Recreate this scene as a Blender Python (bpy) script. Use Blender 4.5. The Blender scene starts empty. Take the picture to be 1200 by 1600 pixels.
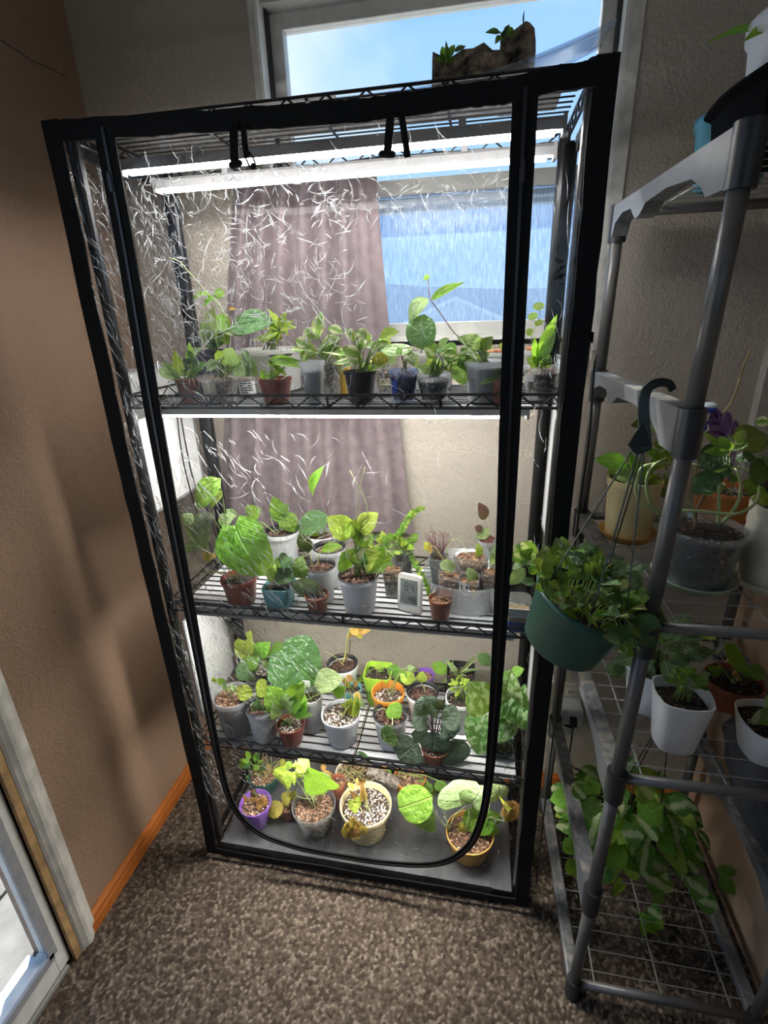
import bpy, math, random
import numpy as np
from mathutils import Vector, Matrix
rnd = random.Random(7)
scene = bpy.context.scene
COL = scene.collection
# ---------------------------------------------------------------- camera
F_PX = 791.0
CAM = Vector((0.7534, -0.9509, 1.5186))
YAW, PITCH, ROLL = -0.1958, -0.3706, -0.0332
FW = Vector((math.sin(YAW)*math.cos(PITCH), math.cos(YAW)*math.cos(PITCH), math.sin(PITCH)))
_rt = Vector((math.cos(YAW), -math.sin(YAW), 0)); _up = _rt.cross(FW)
RT = math.cos(ROLL)*_rt + math.sin(ROLL)*_up
UP = -math.sin(ROLL)*_rt + math.cos(ROLL)*_up
cd = bpy.data.cameras.new('camera'); cam = bpy.data.objects.new('camera', cd); COL.objects.link(cam)
cd.sensor_fit = 'VERTICAL'; cd.sensor_height = 36.0; cd.lens = F_PX*36.0/1600.0
cd.clip_start = 0.02; cd.clip_end = 300
cam.matrix_world = Matrix(((RT.x, UP.x, -FW.x, CAM.x), (RT.y, UP.y, -FW.y, CAM.y), (RT.z, UP.z, -FW.z, CAM.z), (0, 0, 0, 1)))
scene.camera = cam
# ---------------------------------------------------------------- world, exposure
LED, LED_TOP = 88.0, 40.0        # radiance of the grow light tubes
w = bpy.data.worlds.new('sky'); scene.world = w; w.use_nodes = True
nt = w.node_tree; nt.nodes.clear()
out = nt.nodes.new('ShaderNodeOutputWorld'); bg = nt.nodes.new('ShaderNodeBackground')
tc = nt.nodes.new('ShaderNodeTexCoord'); sep = nt.nodes.new('ShaderNodeSeparateXYZ')
rp = nt.nodes.new('ShaderNodeValToRGB'); ns = nt.nodes.new('ShaderNodeTexNoise'); rp2 = nt.nodes.new('ShaderNodeValToRGB')
mx = nt.nodes.new('ShaderNodeMix'); mx.data_type = 'RGBA'
ns.inputs['Scale'].default_value = 2.4; ns.inputs['Detail'].default_value = 5
rp.color_ramp.elements[0].position = 0.0; rp.color_ramp.elements[0].color = (0.50, 0.72, 1.0, 1)
rp.color_ramp.elements[1].position = 0.8; rp.color_ramp.elements[1].color = (0.14, 0.36, 0.85, 1)
e = rp.color_ramp.elements.new(0.3); e.color = (0.34, 0.60, 1.0, 1)
rp2.color_ramp.elements[0].position = 0.5; rp2.color_ramp.elements[1].position = 0.72
nt.links.new(tc.outputs['Generated'], sep.inputs[0]); nt.links.new(sep.outputs['Z'], rp.inputs[0])
nt.links.new(tc.outputs['Generated'], ns.inputs['Vector']); nt.links.new(ns.outputs['Fac'], rp2.inputs[0])
nt.links.new(rp2.outputs[0], mx.inputs['Factor']); nt.links.new(rp.outputs[0], mx.inputs['A']); mx.inputs['B'].default_value = (0.95, 0.98, 1, 1)
nt.links.new(mx.outputs['Result'], bg.inputs[0]); nt.links.new(bg.outputs[0], out.inputs[0])
bg.inputs[1].default_value = 1.0
sd = bpy.data.lights.new('sun', 'SUN'); sd.energy = 7.0; sd.angle = 0.0093; sd.color = (1.0, 0.95, 0.86)
sun = bpy.data.objects.new('sun', sd); COL.objects.link(sun); sun.location = (-3, 5, 8)
sun.rotation_euler = Vector((-0.35, 0.60, 0.75)).to_track_quat('Z', 'Y').to_euler()
vs = scene.view_settings
vs.view_transform = 'Standard'; vs.look = 'None'; vs.exposure = 0.4; vs.gamma = 1.0; vs.use_curve_mapping = False
cy = scene.cycles
cy.transparent_max_bounces = 32; cy.max_bounces = 10; cy.diffuse_bounces = 5; cy.glossy_bounces = 4; cy.transmission_bounces = 6
cy.sample_clamp_indirect = 4.0; cy.caustics_reflective = False; cy.caustics_refractive = False
# ---------------------------------------------------------------- pixel helpers (photo frame 1200 x 1600 -> place)
def ray(px, py): return FW + RT*((px-600)/F_PX) - UP*((py-800)/F_PX)
def ptY(px, py, Y): d = ray(px, py); return CAM + d*((Y-CAM.y)/d.y)
def ptZ(px, py, Z): d = ray(px, py); return CAM + d*((Z-CAM.z)/d.z)
def ptX(px, py, X): d = ray(px, py); return CAM + d*((X-CAM.x)/d.x)
def depth(P): return (Vector(P)-CAM).dot(FW)
def proj(P):
    d = Vector(P)-CAM; z = d.dot(FW); return 600+F_PX*d.dot(RT)/z, 800-F_PX*d.dot(UP)/z
VPX, VPY = 667.5, 2834.7
def z_at(x, y, py):
    "height on the vertical line through (x, y) that shows at image row py"
    k = (800-py)/F_PX; d0 = Vector((x, y, 0))-CAM
    return -(d0.dot(UP)-k*d0.dot(FW))/(UP.z-k*FW.z)
# ---------------------------------------------------------------- materials
MATS = {}
def newmat(name):
    m = bpy.data.materials.new(name); m.use_nodes = True; m.node_tree.nodes.clear()
    N = m.node_tree.nodes; o = N.new('ShaderNodeOutputMaterial'); return m, N, m.node_tree.links, o
def math_node(N, L, op, a, b=None):
    n = N.new('ShaderNodeMath'); n.operation = op
    for i, v in enumerate((a, b)):
        if v is None: continue
        if isinstance(v, (int, float)): n.inputs[i].default_value = v
        else: L.new(v, n.inputs[i])
    return n.outputs[0]
def noise(N, L, vec, scale, detail=2, dist=0.0, out='Fac', rough=0.5):
    n = N.new('ShaderNodeTexNoise'); n.inputs['Scale'].default_value = scale; n.inputs['Detail'].default_value = detail
    n.inputs['Distortion'].default_value = dist; n.inputs['Roughness'].default_value = rough
    if vec is not None: L.new(vec, n.inputs['Vector'])
    return n.outputs[out]
def ramp(N, L, fac, stops):
    r = N.new('ShaderNodeValToRGB'); el = r.color_ramp.elements
    while len(el) < len(stops): el.new(0.5)
    for q, (p, c) in zip(el, stops): q.position = p; q.color = (c[0], c[1], c[2], 1) if not isinstance(c, (int, float)) else (c, c, c, 1)
    L.new(fac, r.inputs[0]); return r.outputs[0]
def mixc(N, L, fac, a, b):
    n = N.new('ShaderNodeMix'); n.data_type = 'RGBA'
    for k, v in (('Factor', fac), ('A', a), ('B', b)):
        s = n.inputs[k] if k == 'Factor' else [q for q in n.inputs if q.name == k and q.type == 'RGBA'][0]
        if isinstance(v, (int, float)): s.default_value = v
        elif isinstance(v, tuple): s.default_value = (v[0], v[1], v[2], 1)
        else: L.new(v, s)
    return [q for q in n.outputs if q.type == 'RGBA'][0]
def bump(N, L, h, strength=0.3, dist=0.01, normal=None):
    b = N.new('ShaderNodeBump'); b.inputs['Strength'].default_value = strength; b.inputs['Distance'].default_value = dist
    L.new(h, b.inputs['Height'])
    if normal is not None: L.new(normal, b.inputs['Normal'])
    return b.outputs[0]
def coords(N, kind='Object'):
    return N.new('ShaderNodeTexCoord').outputs[kind]
def mapping(N, L, vec, scale=(1, 1, 1), rot=(0, 0, 0)):
    n = N.new('ShaderNodeMapping'); n.inputs['Scale'].default_value = scale; n.inputs['Rotation'].default_value = rot
    L.new(vec, n.inputs['Vector']); return n.outputs[0]
def plain(name, col, rough=0.5, metal=0.0, var=0.08, vscale=30, bmp=0.0, bscale=200, bdist=0.002, spec=0.5):
    "principled colour with slight procedural variation"
    if name in MATS: return MATS[name]
    m, N, L, o = newmat(name); p = N.new('ShaderNodeBsdfPrincipled')
    c = coords(N)
    f = noise(N, L, c, vscale, 3)
    dark = tuple(max(0, x*(1-var*2)) for x in col); lite = tuple(min(1, x*(1+var*1.5)) for x in col)
    L.new(ramp(N, L, f, [(0.3, dark), (0.7, lite)]), p.inputs['Base Color'])
    p.inputs['Roughness'].default_value = rough; p.inputs['Metallic'].default_value = metal
    p.inputs['Specular IOR Level'].default_value = spec
    if bmp > 0: L.new(bump(N, L, noise(N, L, c, bscale, 2), bmp, bdist), p.inputs['Normal'])
    L.new(p.outputs[0], o.inputs[0]); MATS[name] = m; return m
def emit(name, col, s):
    m, N, L, o = newmat(name); e = N.new('ShaderNodeEmission'); e.inputs[0].default_value = (*col, 1); e.inputs[1].default_value = s
    L.new(e.outputs[0], o.inputs[0]); MATS[name] = m; return m
def thin_fresnel(N, L, ior, normal=None, k=1.0):
    "reflectance of a thin sheet, the same from both sides"
    lw = N.new('ShaderNodeLayerWeight'); lw.inputs['Blend'].default_value = 0.5
    if normal is not None: L.new(normal, lw.inputs['Normal'])
    r0 = ((ior-1)/(ior+1))**2*2*k
    return math_node(N, L, 'ADD', math_node(N, L, 'MULTIPLY', math_node(N, L, 'POWER', lw.outputs['Facing'], 4.5), (1-r0)*0.9*k), r0)
def clear(name, tint=(0.97, 0.98, 0.98), haze=0.08, hcol=(0.9, 0.92, 0.92), rough=0.08, ior=1.45, thru=0.5, fk=1.0):
    "thin clear plastic or glass: see-through, fresnel gloss, a little milky scatter"
    if name in MATS: return MATS[name]
    m, N, L, o = newmat(name)
    t = N.new('ShaderNodeBsdfTransparent'); t.inputs[0].default_value = (*tint, 1)
    g = N.new('ShaderNodeBsdfGlossy'); g.inputs['Roughness'].default_value = rough
    fr = thin_fresnel(N, L, ior, None, fk)
    d = N.new('ShaderNodeBsdfDiffuse'); d.inputs[0].default_value = (*hcol, 1)
    tl = N.new('ShaderNodeBsdfTranslucent'); tl.inputs[0].default_value = (*hcol, 1)
    a = N.new('ShaderNodeMixShader'); a.inputs[0].default_value = thru; L.new(d.outputs[0], a.inputs[1]); L.new(tl.outputs[0], a.inputs[2])
    b = N.new('ShaderNodeMixShader'); b.inputs[0].default_value = haze; L.new(t.outputs[0], b.inputs[1]); L.new(a.outputs[0], b.inputs[2])
    c = N.new('ShaderNodeMixShader'); L.new(fr, c.inputs[0]); L.new(b.outputs[0], c.inputs[1]); L.new(g.outputs[0], c.inputs[2])
    L.new(c.outputs[0], o.inputs[0]); MATS[name] = m; return m
# ---------------------------------------------------------------- mesh helpers
class MB:
    def __init__(s): s.v = []; s.f = []; s.mi = []
    def add(s, vs, fs, mi=0):
        n = len(s.v); s.v += [tuple(p) for p in vs]; s.f += [tuple(i+n for i in f) for f in fs]; s.mi += [mi]*len(fs); return s
    def box(s, a, b, mi=0):
        (x0, y0, z0), (x1, y1, z1) = a, b
        return s.add([(x0, y0, z0), (x1, y0, z0), (x1, y1, z0), (x0, y1, z0), (x0, y0, z1), (x1, y0, z1), (x1, y1, z1), (x0, y1, z1)],
              [(0, 3, 2, 1), (4, 5, 6, 7), (0, 1, 5, 4), (1, 2, 6, 5), (2, 3, 7, 6), (3, 0, 4, 7)], mi)
    def tube(s, pts, r, n=6, cap=True, mi=0):
        pts = [Vector(p) for p in pts]; rs = r if isinstance(r, (list, tuple)) else [r]*len(pts)
        vs = []; fs = []; prev = None
        for i, p in enumerate(pts):
            t = (pts[min(i+1, len(pts)-1)]-pts[max(i-1, 0)]).normalized()
            if prev is None:
                a = Vector((0, 0, 1)) if abs(t.z) < 0.9 else Vector((1, 0, 0)); u = t.cross(a).normalized()
            else: u = (prev-t*prev.dot(t)).normalized()
            prev = u; w_ = t.cross(u)
            for k in range(n):
                an = 2*math.pi*k/n; vs.append(p+(u*math.cos(an)+w_*math.sin(an))*rs[i])
        for i in range(len(pts)-1):
            for k in range(n):
                a = i*n+k; b = i*n+(k+1) % n; fs.append((a, b, b+n, a+n))
        if cap: fs.append(tuple(range(n-1, -1, -1))); fs.append(tuple(range((len(pts)-1)*n, len(pts)*n)))
        return s.add(vs, fs, mi)
    def lathe(s, prof, c=(0, 0, 0), n=24, sq=0.0, mi=0, rot=None, stretch=(1, 1), cap=True):
        "profile [(r, z)]; sq > 0 turns the circle towards a rounded square"
        vs = []; fs = []
        for r, z in prof:
            for k in range(n):
                an = 2*math.pi*(k+0.5)/n; ca, sa = math.cos(an), math.sin(an)
                q = 1.0
                if sq > 0: q = (1-sq)+sq*min(1/max(abs(ca), 1e-6), 1/max(abs(sa), 1e-6))*0.93
                p = Vector((r*q*ca*stretch[0], r*q*sa*stretch[1], z))
                if rot is not None: p = rot @ p
                vs.append(p+Vector(c))
        for i in range(len(prof)-1):
            for k in range(n):
                a = i*n+k; b = i*n+(k+1) % n; fs.append((a, b, b+n, a+n))
        if cap and prof[0][0] > 1e-6: fs.append(tuple(range(n-1, -1, -1)))
        if cap and prof[-1][0] > 1e-6: fs.append(tuple(range((len(prof)-1)*n, len(prof)*n)))
        return s.add(vs, fs, mi)
    def sweep(s, pts, wd, td, w_, t_, mi=0):
        "rectangular section swept along pts; wd / td = width and thickness directions (vector or list)"
        vs = []; fs = []
        for i, p in enumerate(pts):
            a = Vector(wd[i] if isinstance(wd, list) else wd); b = Vector(td[i] if isinstance(td, list) else td)
            ww = w_[i] if isinstance(w_, list) else w_; p = Vector(p)
            vs += [p-a*ww/2-b*t_/2, p+a*ww/2-b*t_/2, p+a*ww/2+b*t_/2, p-a*ww/2+b*t_/2]
        for i in range(len(pts)-1):
            for k in range(4):
                a = i*4+k; b = i*4+(k+1) % 4; fs.append((a, b, b+4, a+4))
        fs.append((3, 2, 1, 0)); m = (len(pts)-1)*4; fs.append((m, m+1, m+2, m+3))
        return s.add(vs, fs, mi)
    def prism(s, poly, axis, a, b, mi=0):
        "polygon [(u, v)] extruded along axis from a to b"
        def P(u, v, h): return {'x': (h, u, v), 'y': (u, h, v), 'z': (u, v, h)}[axis]
        n = len(poly); vs = [P(u, v, a) for u, v in poly]+[P(u, v, b) for u, v in poly]
        fs = [tuple(range(n-1, -1, -1)), tuple(range(n, 2*n))]+[(i, (i+1) % n, (i+1) % n+n, i+n) for i in range(n)]
        return s.add(vs, fs, mi)
    def blob(s, c, r, seg=8, ring=5, mi=0, jit=0.0):
        vs = []; fs = []; c = Vector(c); r = r if isinstance(r, (tuple, list)) else (r, r, r)
        for i in range(ring+1):
            th = math.pi*i/ring
            for k in range(seg):
                ph = 2*math.pi*k/seg; j = 1+jit*(rnd.random()-0.5)
                vs.append(c+Vector((r[0]*math.sin(th)*math.cos(ph), r[1]*math.sin(th)*math.sin(ph), r[2]*math.cos(th)))*j)
        for i in range(ring):
            for k in range(seg):
                a = i*seg+k; b = i*seg+(k+1) % seg; fs.append((a, a+seg, b+seg, b))
        return s.add(vs, fs, mi)
    def build(s, name, mat, parent=None, smooth=False, bevel=0.0, solid=0.0):
        me = bpy.data.meshes.new(name); me.from_pydata(s.v, [], s.f)
        for m in (mat if isinstance(mat, (list, tuple)) else [mat]): me.materials.append(m)
        if any(s.mi): me.polygons.foreach_set('material_index', s.mi)
        if smooth: me.polygons.foreach_set('use_smooth', [True]*len(s.f))
        me.validate(); me.update()
        o = bpy.data.objects.new(name, me); COL.objects.link(o)
        if parent is not None: attach(o, parent)
        if bevel > 0:
            b = o.modifiers.new('bevel', 'BEVEL'); b.width = bevel; b.segments = 2; b.limit_method = 'ANGLE'
        return o
BASE = {}
def attach(o, parent):
    "child keeps world-space coordinates"
    o.parent = parent
    p = parent; acc = Vector((0, 0, 0))
    o.matrix_parent_inverse = Matrix.Translation(-BASE.get(p.name, Vector((0, 0, 0))))
def tag(o, label, cat=None, group=None, kind=None):
    if label: o['label'] = label
    if cat: o['category'] = cat
    if group: o['group'] = group
    if kind: o['kind'] = kind
    return o
def thing(name, label, cat, loc, group=None):
    o = bpy.data.objects.new(name, None); COL.objects.link(o); o.location = Vector(loc); o.empty_display_size = 0.03
    BASE[o.name] = Vector(loc); return tag(o, label, cat, group)
def share(me, name, parent, mat4):
    o = bpy.data.objects.new(name, me); COL.objects.link(o); o.matrix_basis = mat4
    if parent is not None: attach(o, parent)
    return o
def struct(o): o['kind'] = 'structure'; return o
def lerp(a, b, t): return a+(b-a)*t
def curve(pts, n=8):
    "catmull-rom through pts"
    P = [Vector(p) for p in pts]; P = [P[0]*2-P[1]]+P+[P[-1]*2-P[-2]]; o = []
    for i in range(1, len(P)-2):
        for k in range(n):
            t = k/n; a, b, c, d = P[i-1:i+3]
            o.append(0.5*((2*b)+(c-a)*t+(2*a-5*b+4*c-d)*t*t+(3*b-a-3*c+d)*t*t*t))
    o.append(P[-2]); return o
# ================================================================ SETTING
W, D, H = 0.914, 0.337, 1.845
YB, XL, XR, ZC = 0.401, -0.2247, 1.45, 2.45
def wall_mat(name, col, bs=1.0):
    m, N, L, o = newmat(name); p = N.new('ShaderNodeBsdfPrincipled'); c = coords(N)
    f = noise(N, L, c, 3.0, 4)
    L.new(ramp(N, L, f, [(0.3, tuple(x*0.9 for x in col)), (0.7, tuple(min(1, x*1.07) for x in col))]), p.inputs['Base Color'])
    p.inputs['Roughness'].default_value = 0.62
    h = math_node(N, L, 'ADD', noise(N, L, c, 150, 2), math_node(N, L, 'MULTIPLY', noise(N, L, c, 55, 3), 1.2))
    L.new(bump(N, L, h, 0.55*bs, 0.006), p.inputs['Normal'])
    L.new(p.outputs[0], o.inputs[0]); MATS[name] = m; return m
M_back = wall_mat('wall_paint_greige', (0.46, 0.412, 0.35))
M_left = wall_mat('wall_paint_brown', (0.30, 0.195, 0.13))
M_right = wall_mat('wall_paint_tan', (0.52, 0.36, 0.24), 0.4)
M_ceil = plain('ceiling_white', (0.7, 0.69, 0.66), 0.8)
M_white = plain('white_paint', (0.74, 0.74, 0.71), 0.35, var=0.05)
M_vinyl = plain('window_vinyl', (0.55, 0.55, 0.52), 0.4, var=0.05)
M_black = plain('black_cloth', (0.004, 0.004, 0.0045), 0.7, var=0.2, bmp=0.3, bscale=400, bdist=0.0006, spec=0.25)
M_blackmetal = plain('black_wire', (0.006, 0.006, 0.0065), 0.35, var=0.1)
M_glass = clear('window_glass', (0.97, 0.99, 1.0), 0.015, rough=0.02, ior=1.3)
# window opening
WL, WR, WS, WT = 0.232, 1.011, 1.454, 2.22
mb = MB()
mb.box((XL-0.12, YB, -0.02), (WL, YB+0.14, ZC)); mb.box((WR, YB, -0.02), (2.9, YB+0.14, ZC))
mb.box((WL, YB, -0.02), (WR, YB+0.14, WS)); mb.box((WL, YB, WT), (WR, YB+0.14, ZC))
wb = struct(mb.build('wall_back', M_back))
mb = MB(); DY0, DY1, DZT = -0.322, -1.30, 2.08       # glass door opening in the left wall
mb.box((XL-0.12, DY0, -0.02), (XL, YB, ZC)); mb.box((XL-0.12, -3.0, -0.02), (XL, DY1, ZC)); mb.box((XL-0.12, DY1, DZT), (XL, DY0, ZC))
wl = struct(mb.build('wall_left', M_left))
mb = MB(); cr = [ptX(x, y, XL+0.0006) for x, y in ((-20, 50), (0, 62), (28, 80), (50, 95), (78, 107), (103, 120))]
mb.tube(cr, 0.0012, 5); o = mb.build('wall_crack', plain('crack_dark', (0.09, 0.06, 0.045), 0.9), wl)
mb = MB(); mb.box((XR, -0.42, -0.02), (XR+0.12, YB, ZC)); struct(mb.build('wall_right', M_right))
mb = MB(); mb.box((2.8, -3.0, -0.02), (2.92, YB, ZC)); mb.box((XL-0.12, -3.12, -0.02), (2.92, -3.0, 0.6)); mb.box((XL-0.12, -3.12, 2.2), (2.92, -3.0, ZC)); mb.box((XL-0.12, -3.12, 0.6), (1.0, -3.0, 2.2)); mb.box((1.9, -3.12, 0.6), (2.92, -3.0, 2.2)); mb.box((1.0, -3.12, 0.6), (1.9, -3.0, 1.4))
struct(mb.build('wall_rear', M_ceil))
mb = MB(); mb.box((1.0, -3.07, 1.4), (1.9, -3.065, 2.2)); struct(mb.build('fill_window', M_glass))  # unseen opening behind the camera, added to brighten the room
mb = MB(); mb.box((XL-0.12, -3.12, ZC), (2.92, YB+0.14, ZC+0.1)); struct(mb.build('ceiling', M_ceil))
# carpet
def carpet_mat():
    m, N, L, o = newmat('carpet_loop'); p = N.new('ShaderNodeBsdfPrincipled')
    a = N.new('ShaderNodeAttribute'); a.attribute_name = 'tuft'
    c = coords(N); big = noise(N, L, c, 6, 3)
    col = ramp(N, L, a.outputs['Fac'], [(0.0, (0.02, 0.0145, 0.0115)), (0.35, (0.062, 0.046, 0.035)), (0.7, (0.135, 0.104, 0.08)), (1.0, (0.32, 0.262, 0.205))])
    col = mixc(N, L, math_node(N, L, 'MULTIPLY', big, 0.35), col, (0.10, 0.075, 0.055))
    L.new(col, p.inputs['Base Color']); p.inputs['Roughness'].default_value = 0.95; p.inputs['Specular IOR Level'].default_value = 0.1
    L.new(bump(N, L, noise(N, L, c, 700, 2), 0.6, 0.002), p.inputs['Normal'])
    L.new(p.outputs[0], o.inputs[0]); MATS['carpet'] = m; return m
M_carpet = carpet_mat()
mb = MB(); mb.box((XL-0.12, -3.12, -0.06), (2.92, YB+0.14, -0.006)); fl = struct(mb.build('floor', plain('carpet_far', (0.13, 0.105, 0.085), 0.95, var=0.3, vscale=160)))
def carpet():
    x0, x1, y0, y1, st, cell = XL, XR, -0.62, YB, 0.0030, 0.0078
    nx = int((x1-x0)/st)+1; ny = int((y1-y0)/st)+1
    X, Y = np.meshgrid(np.linspace(x0, x1, nx), np.linspace(y0, y1, ny))
    rs = np.random.RandomState(3); gx = int((x1-x0)/cell)+4; gy = int((y1-y0)/cell)+4
    jx = rs.rand(gy, gx); jy = rs.rand(gy, gx); cc = rs.rand(gy, gx)
    ix = ((X-x0)/cell).astype(int)+1; iy = ((Y-y0)/cell).astype(int)+1
    best = np.full(X.shape, 9.0); col = np.zeros(X.shape)
    for dx in (-1, 0, 1):
        for dy in (-1, 0, 1):
            a = iy+dy; b = ix+dx
            d = (X-(x0+(b-1+jx[a, b])*cell))**2+(Y-(y0+(a-1+jy[a, b])*cell))**2
            q = d < best; best = np.where(q, d, best); col = np.where(q, cc[a, b], col)
    h = np.clip(1-np.sqrt(best)/(cell*0.8), 0, 1)**0.6
    Z = -0.006+h*(0.0045+0.003*col)+0.001*np.sin(X*21)*np.sin(Y*17)
    me = bpy.data.meshes.new('carpet_pile'); n = nx*ny
    co = np.stack([X, Y, Z], -1).reshape(-1).astype(np.float32)
    i = np.arange((ny-1)*(nx-1)); r = i//(nx-1); c = i % (nx-1); a = r*nx+c
    fc = np.stack([a, a+1, a+nx+1, a+nx], -1).reshape(-1).astype(np.int32)
    me.vertices.add(n); me.vertices.foreach_set('co', co); me.loops.add(len(fc)); me.loops.foreach_set('vertex_index', fc)
    me.polygons.add(len(i)); me.polygons.foreach_set('loop_start', (np.arange(len(i))*4).astype(np.int32)); me.polygons.foreach_set('loop_total', np.full(len(i), 4, np.int32))
    me.update(); at = me.attributes.new('tuft', 'FLOAT', 'POINT'); at.data.foreach_set('value', (col*0.75+0.25*h).reshape(-1).astype(np.float32))
    me.materials.append(M_carpet); o = bpy.data.objects.new('carpet_pile', me); COL.objects.link(o)
    attach(o, fl); o['kind'] = 'stuff'
carpet()
# baseboards (stained wood)
def wood_mat():
    m, N, L, o = newmat('stained_wood'); p = N.new('ShaderNodeBsdfPrincipled'); c = mapping(N, L, coords(N), (4, 4, 60))
    f = noise(N, L, c, 5, 5, 1.5)
    L.new(ramp(N, L, f, [(0.25, (0.30, 0.075, 0.012)), (0.75, (0.56, 0.185, 0.035))]), p.inputs['Base Color'])
    p.inputs['Roughness'].default_value = 0.3; L.new(p.outputs[0], o.inputs[0]); MATS['wood'] = m; return m
M_wood = wood_mat()
prof = [(0, 0.0), (0.014, 0.0), (0.014, 0.03), (0.011, 0.036), (0.012, 0.048), (0.006, 0.0575), (0, 0.0575)]
mb = MB(); mb.prism([(XL+u, z) for u, z in prof], 'y', -0.262, YB); struct(mb.build('baseboard_left', M_wood))
mb = MB(); mb.prism([(YB-u, z) for u, z in prof], 'x', XL+0.014, XR); struct(mb.build('baseboard_back', M_wood))
# door casing: fluted white trim, bare wood strip, white steel door with glass
mb = MB()
fl_ = [(-0.262, 0), (-0.262, 0.012), (-0.257, 0.017), (-0.254, 0.012), (-0.249, 0.016), (-0.244, 0.020), (-0.236, 0.022), (-0.228, 0.020), (-0.222, 0.015), (-0.214, 0.013), (-0.207, 0.012), (-0.203, 0.006), (-0.203, 0)]
sh = -0.042
mb.prism([(XL+x, y+sh) for y, x in fl_], 'z', 0.0, 2.16)
struct(mb.build('trim_1', plain('chipped_white', (0.62, 0.60, 0.55), 0.4, var=0.12, vscale=18)))
mb = MB(); mb.box((XL-0.02, -0.322, 0.0), (XL+0.011, -0.3045, 2.1)); struct(mb.build('trim_2', plain('bare_pine', (0.42, 0.26, 0.12), 0.5, var=0.2, vscale=25)))
mb = MB(); xd = XL-0.043
y0, y1 = -0.3235, -1.28; gy0, gy1, gz0, gz1 = -0.358, -1.20, 0.085, 1.98
mb.box((xd, y1, 0.012), (xd+0.04, gy1, 2.06)); mb.box((xd, gy0, 0.012), (xd+0.04, y0, 2.06)); mb.box((xd, gy1, 0.012), (xd+0.04, gy0, gz0)); mb.box((xd, gy1, gz1), (xd+0.04, gy0, 2.06))
d1 = struct(mb.build('door_1', M_white, bevel=0.002))
mb = MB()
for a, b in (((xd+0.038, gy0-0.012, gz0), (xd+0.046, gy0+0.01, gz1)), ((xd+0.038, gy1-0.01, gz0), (xd+0.046, gy1+0.012, gz1)), ((xd+0.038, gy1, gz0-0.01), (xd+0.046, gy0, gz0+0.012)), ((xd+0.038, gy1, gz1-0.012), (xd+0.046, gy0, gz1+0.01))): mb.box(a, b)
mb.build('glazing_bead', plain('grey_bead', (0.33, 0.34, 0.36), 0.4), d1)
mb = MB(); mb.box((xd+0.016, gy1, gz0), (xd+0.02, gy0, gz1)); mb.build('pane', M_glass, d1)
mb = MB(); mb.box((XL-0.12, -1.31, -0.02), (XL+0.004, -0.338, 0.008)); struct(mb.build('door_threshold', plain('threshold', (0.5, 0.5, 0.48), 0.4, metal=0.6)))
# upright board in the far right corner, above the stand
mb = MB(); mb.box((1.385, YB-0.03, 0.98), (XR, YB, ZC)); struct(mb.build('trim_3', plain('worn_board', (0.42, 0.40, 0.37), 0.6, var=0.1)))
mb = MB(); mb.box((1.422, YB-0.034, 0.98), (1.428, YB-0.028, ZC)); struct(mb.build('trim_4', plain('worn_edge', (0.20, 0.12, 0.06), 0.8, var=0.4, vscale=40)))
# window
mb = MB(); mb.box((WR+0.001, YB-0.006, WS-0.03), (WR+0.026, YB+0.0, ZC)); mb.box((WL-0.012, YB-0.004, WS-0.03), (WL-0.001, YB, ZC)); struct(mb.build('trim_5', plain('corner_bead', (0.66, 0.65, 0.62), 0.6, var=0.12)))
mb = MB(); mb.box((WL, YB+0.0, WS-0.012), (WR, YB+0.14, WS+0.012)); mb.box((WL, YB+0.0, WS), (WL+0.008, YB+0.14, WT)); mb.box((WR-0.008, YB, WS), (WR, YB+0.14, WT))
w1 = struct(mb.build('window_1', M_white))
zm0, zm1 = 1.752, 1.815
def frame(mb, x0, x1, z0, z1, y0, y1, t):
    mb.box((x0, y0, z0), (x0+t, y1, z1)); mb.box((x1-t, y0, z0), (x1, y1, z1)); mb.box((x0+t, y0, z0), (x1-t, y1, z0+t)); mb.box((x0+t, y0, z1-t), (x1-t, y1, z1))
mb = MB(); frame(mb, WL+0.014, WR-0.014, zm0, 2.16, 0.455, 0.485, 0.03); mb.build('upper_sash', M_vinyl, w1, bevel=0.002)
mb = MB(); frame(mb, WL+0.014, WR-0.014, WS+0.012, zm1, 0.425, 0.455, 0.032); mb.build('lower_sash', M_vinyl, w1, bevel=0.002)
mb = MB(); mb.box((WL+0.008, 0.42, 2.165), (WR-0.008, 0.50, WT)); mb.build('head_frame', M_vinyl, w1)
mb = MB(); mb.box((WL+0.008, 0.44, WS), (WL+0.014, 0.50, WT)); mb.box((WR-0.014, 0.44, WS), (WR-0.008, 0.50, WT)); mb.build('gasket', plain('gasket', (0.03, 0.03, 0.032), 0.6), w1)
mb = MB(); mb.box((WL+0.044, 0.468, zm1), (WR-0.044, 0.472, 2.13)); mb.build('pane', M_glass, w1)
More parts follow.
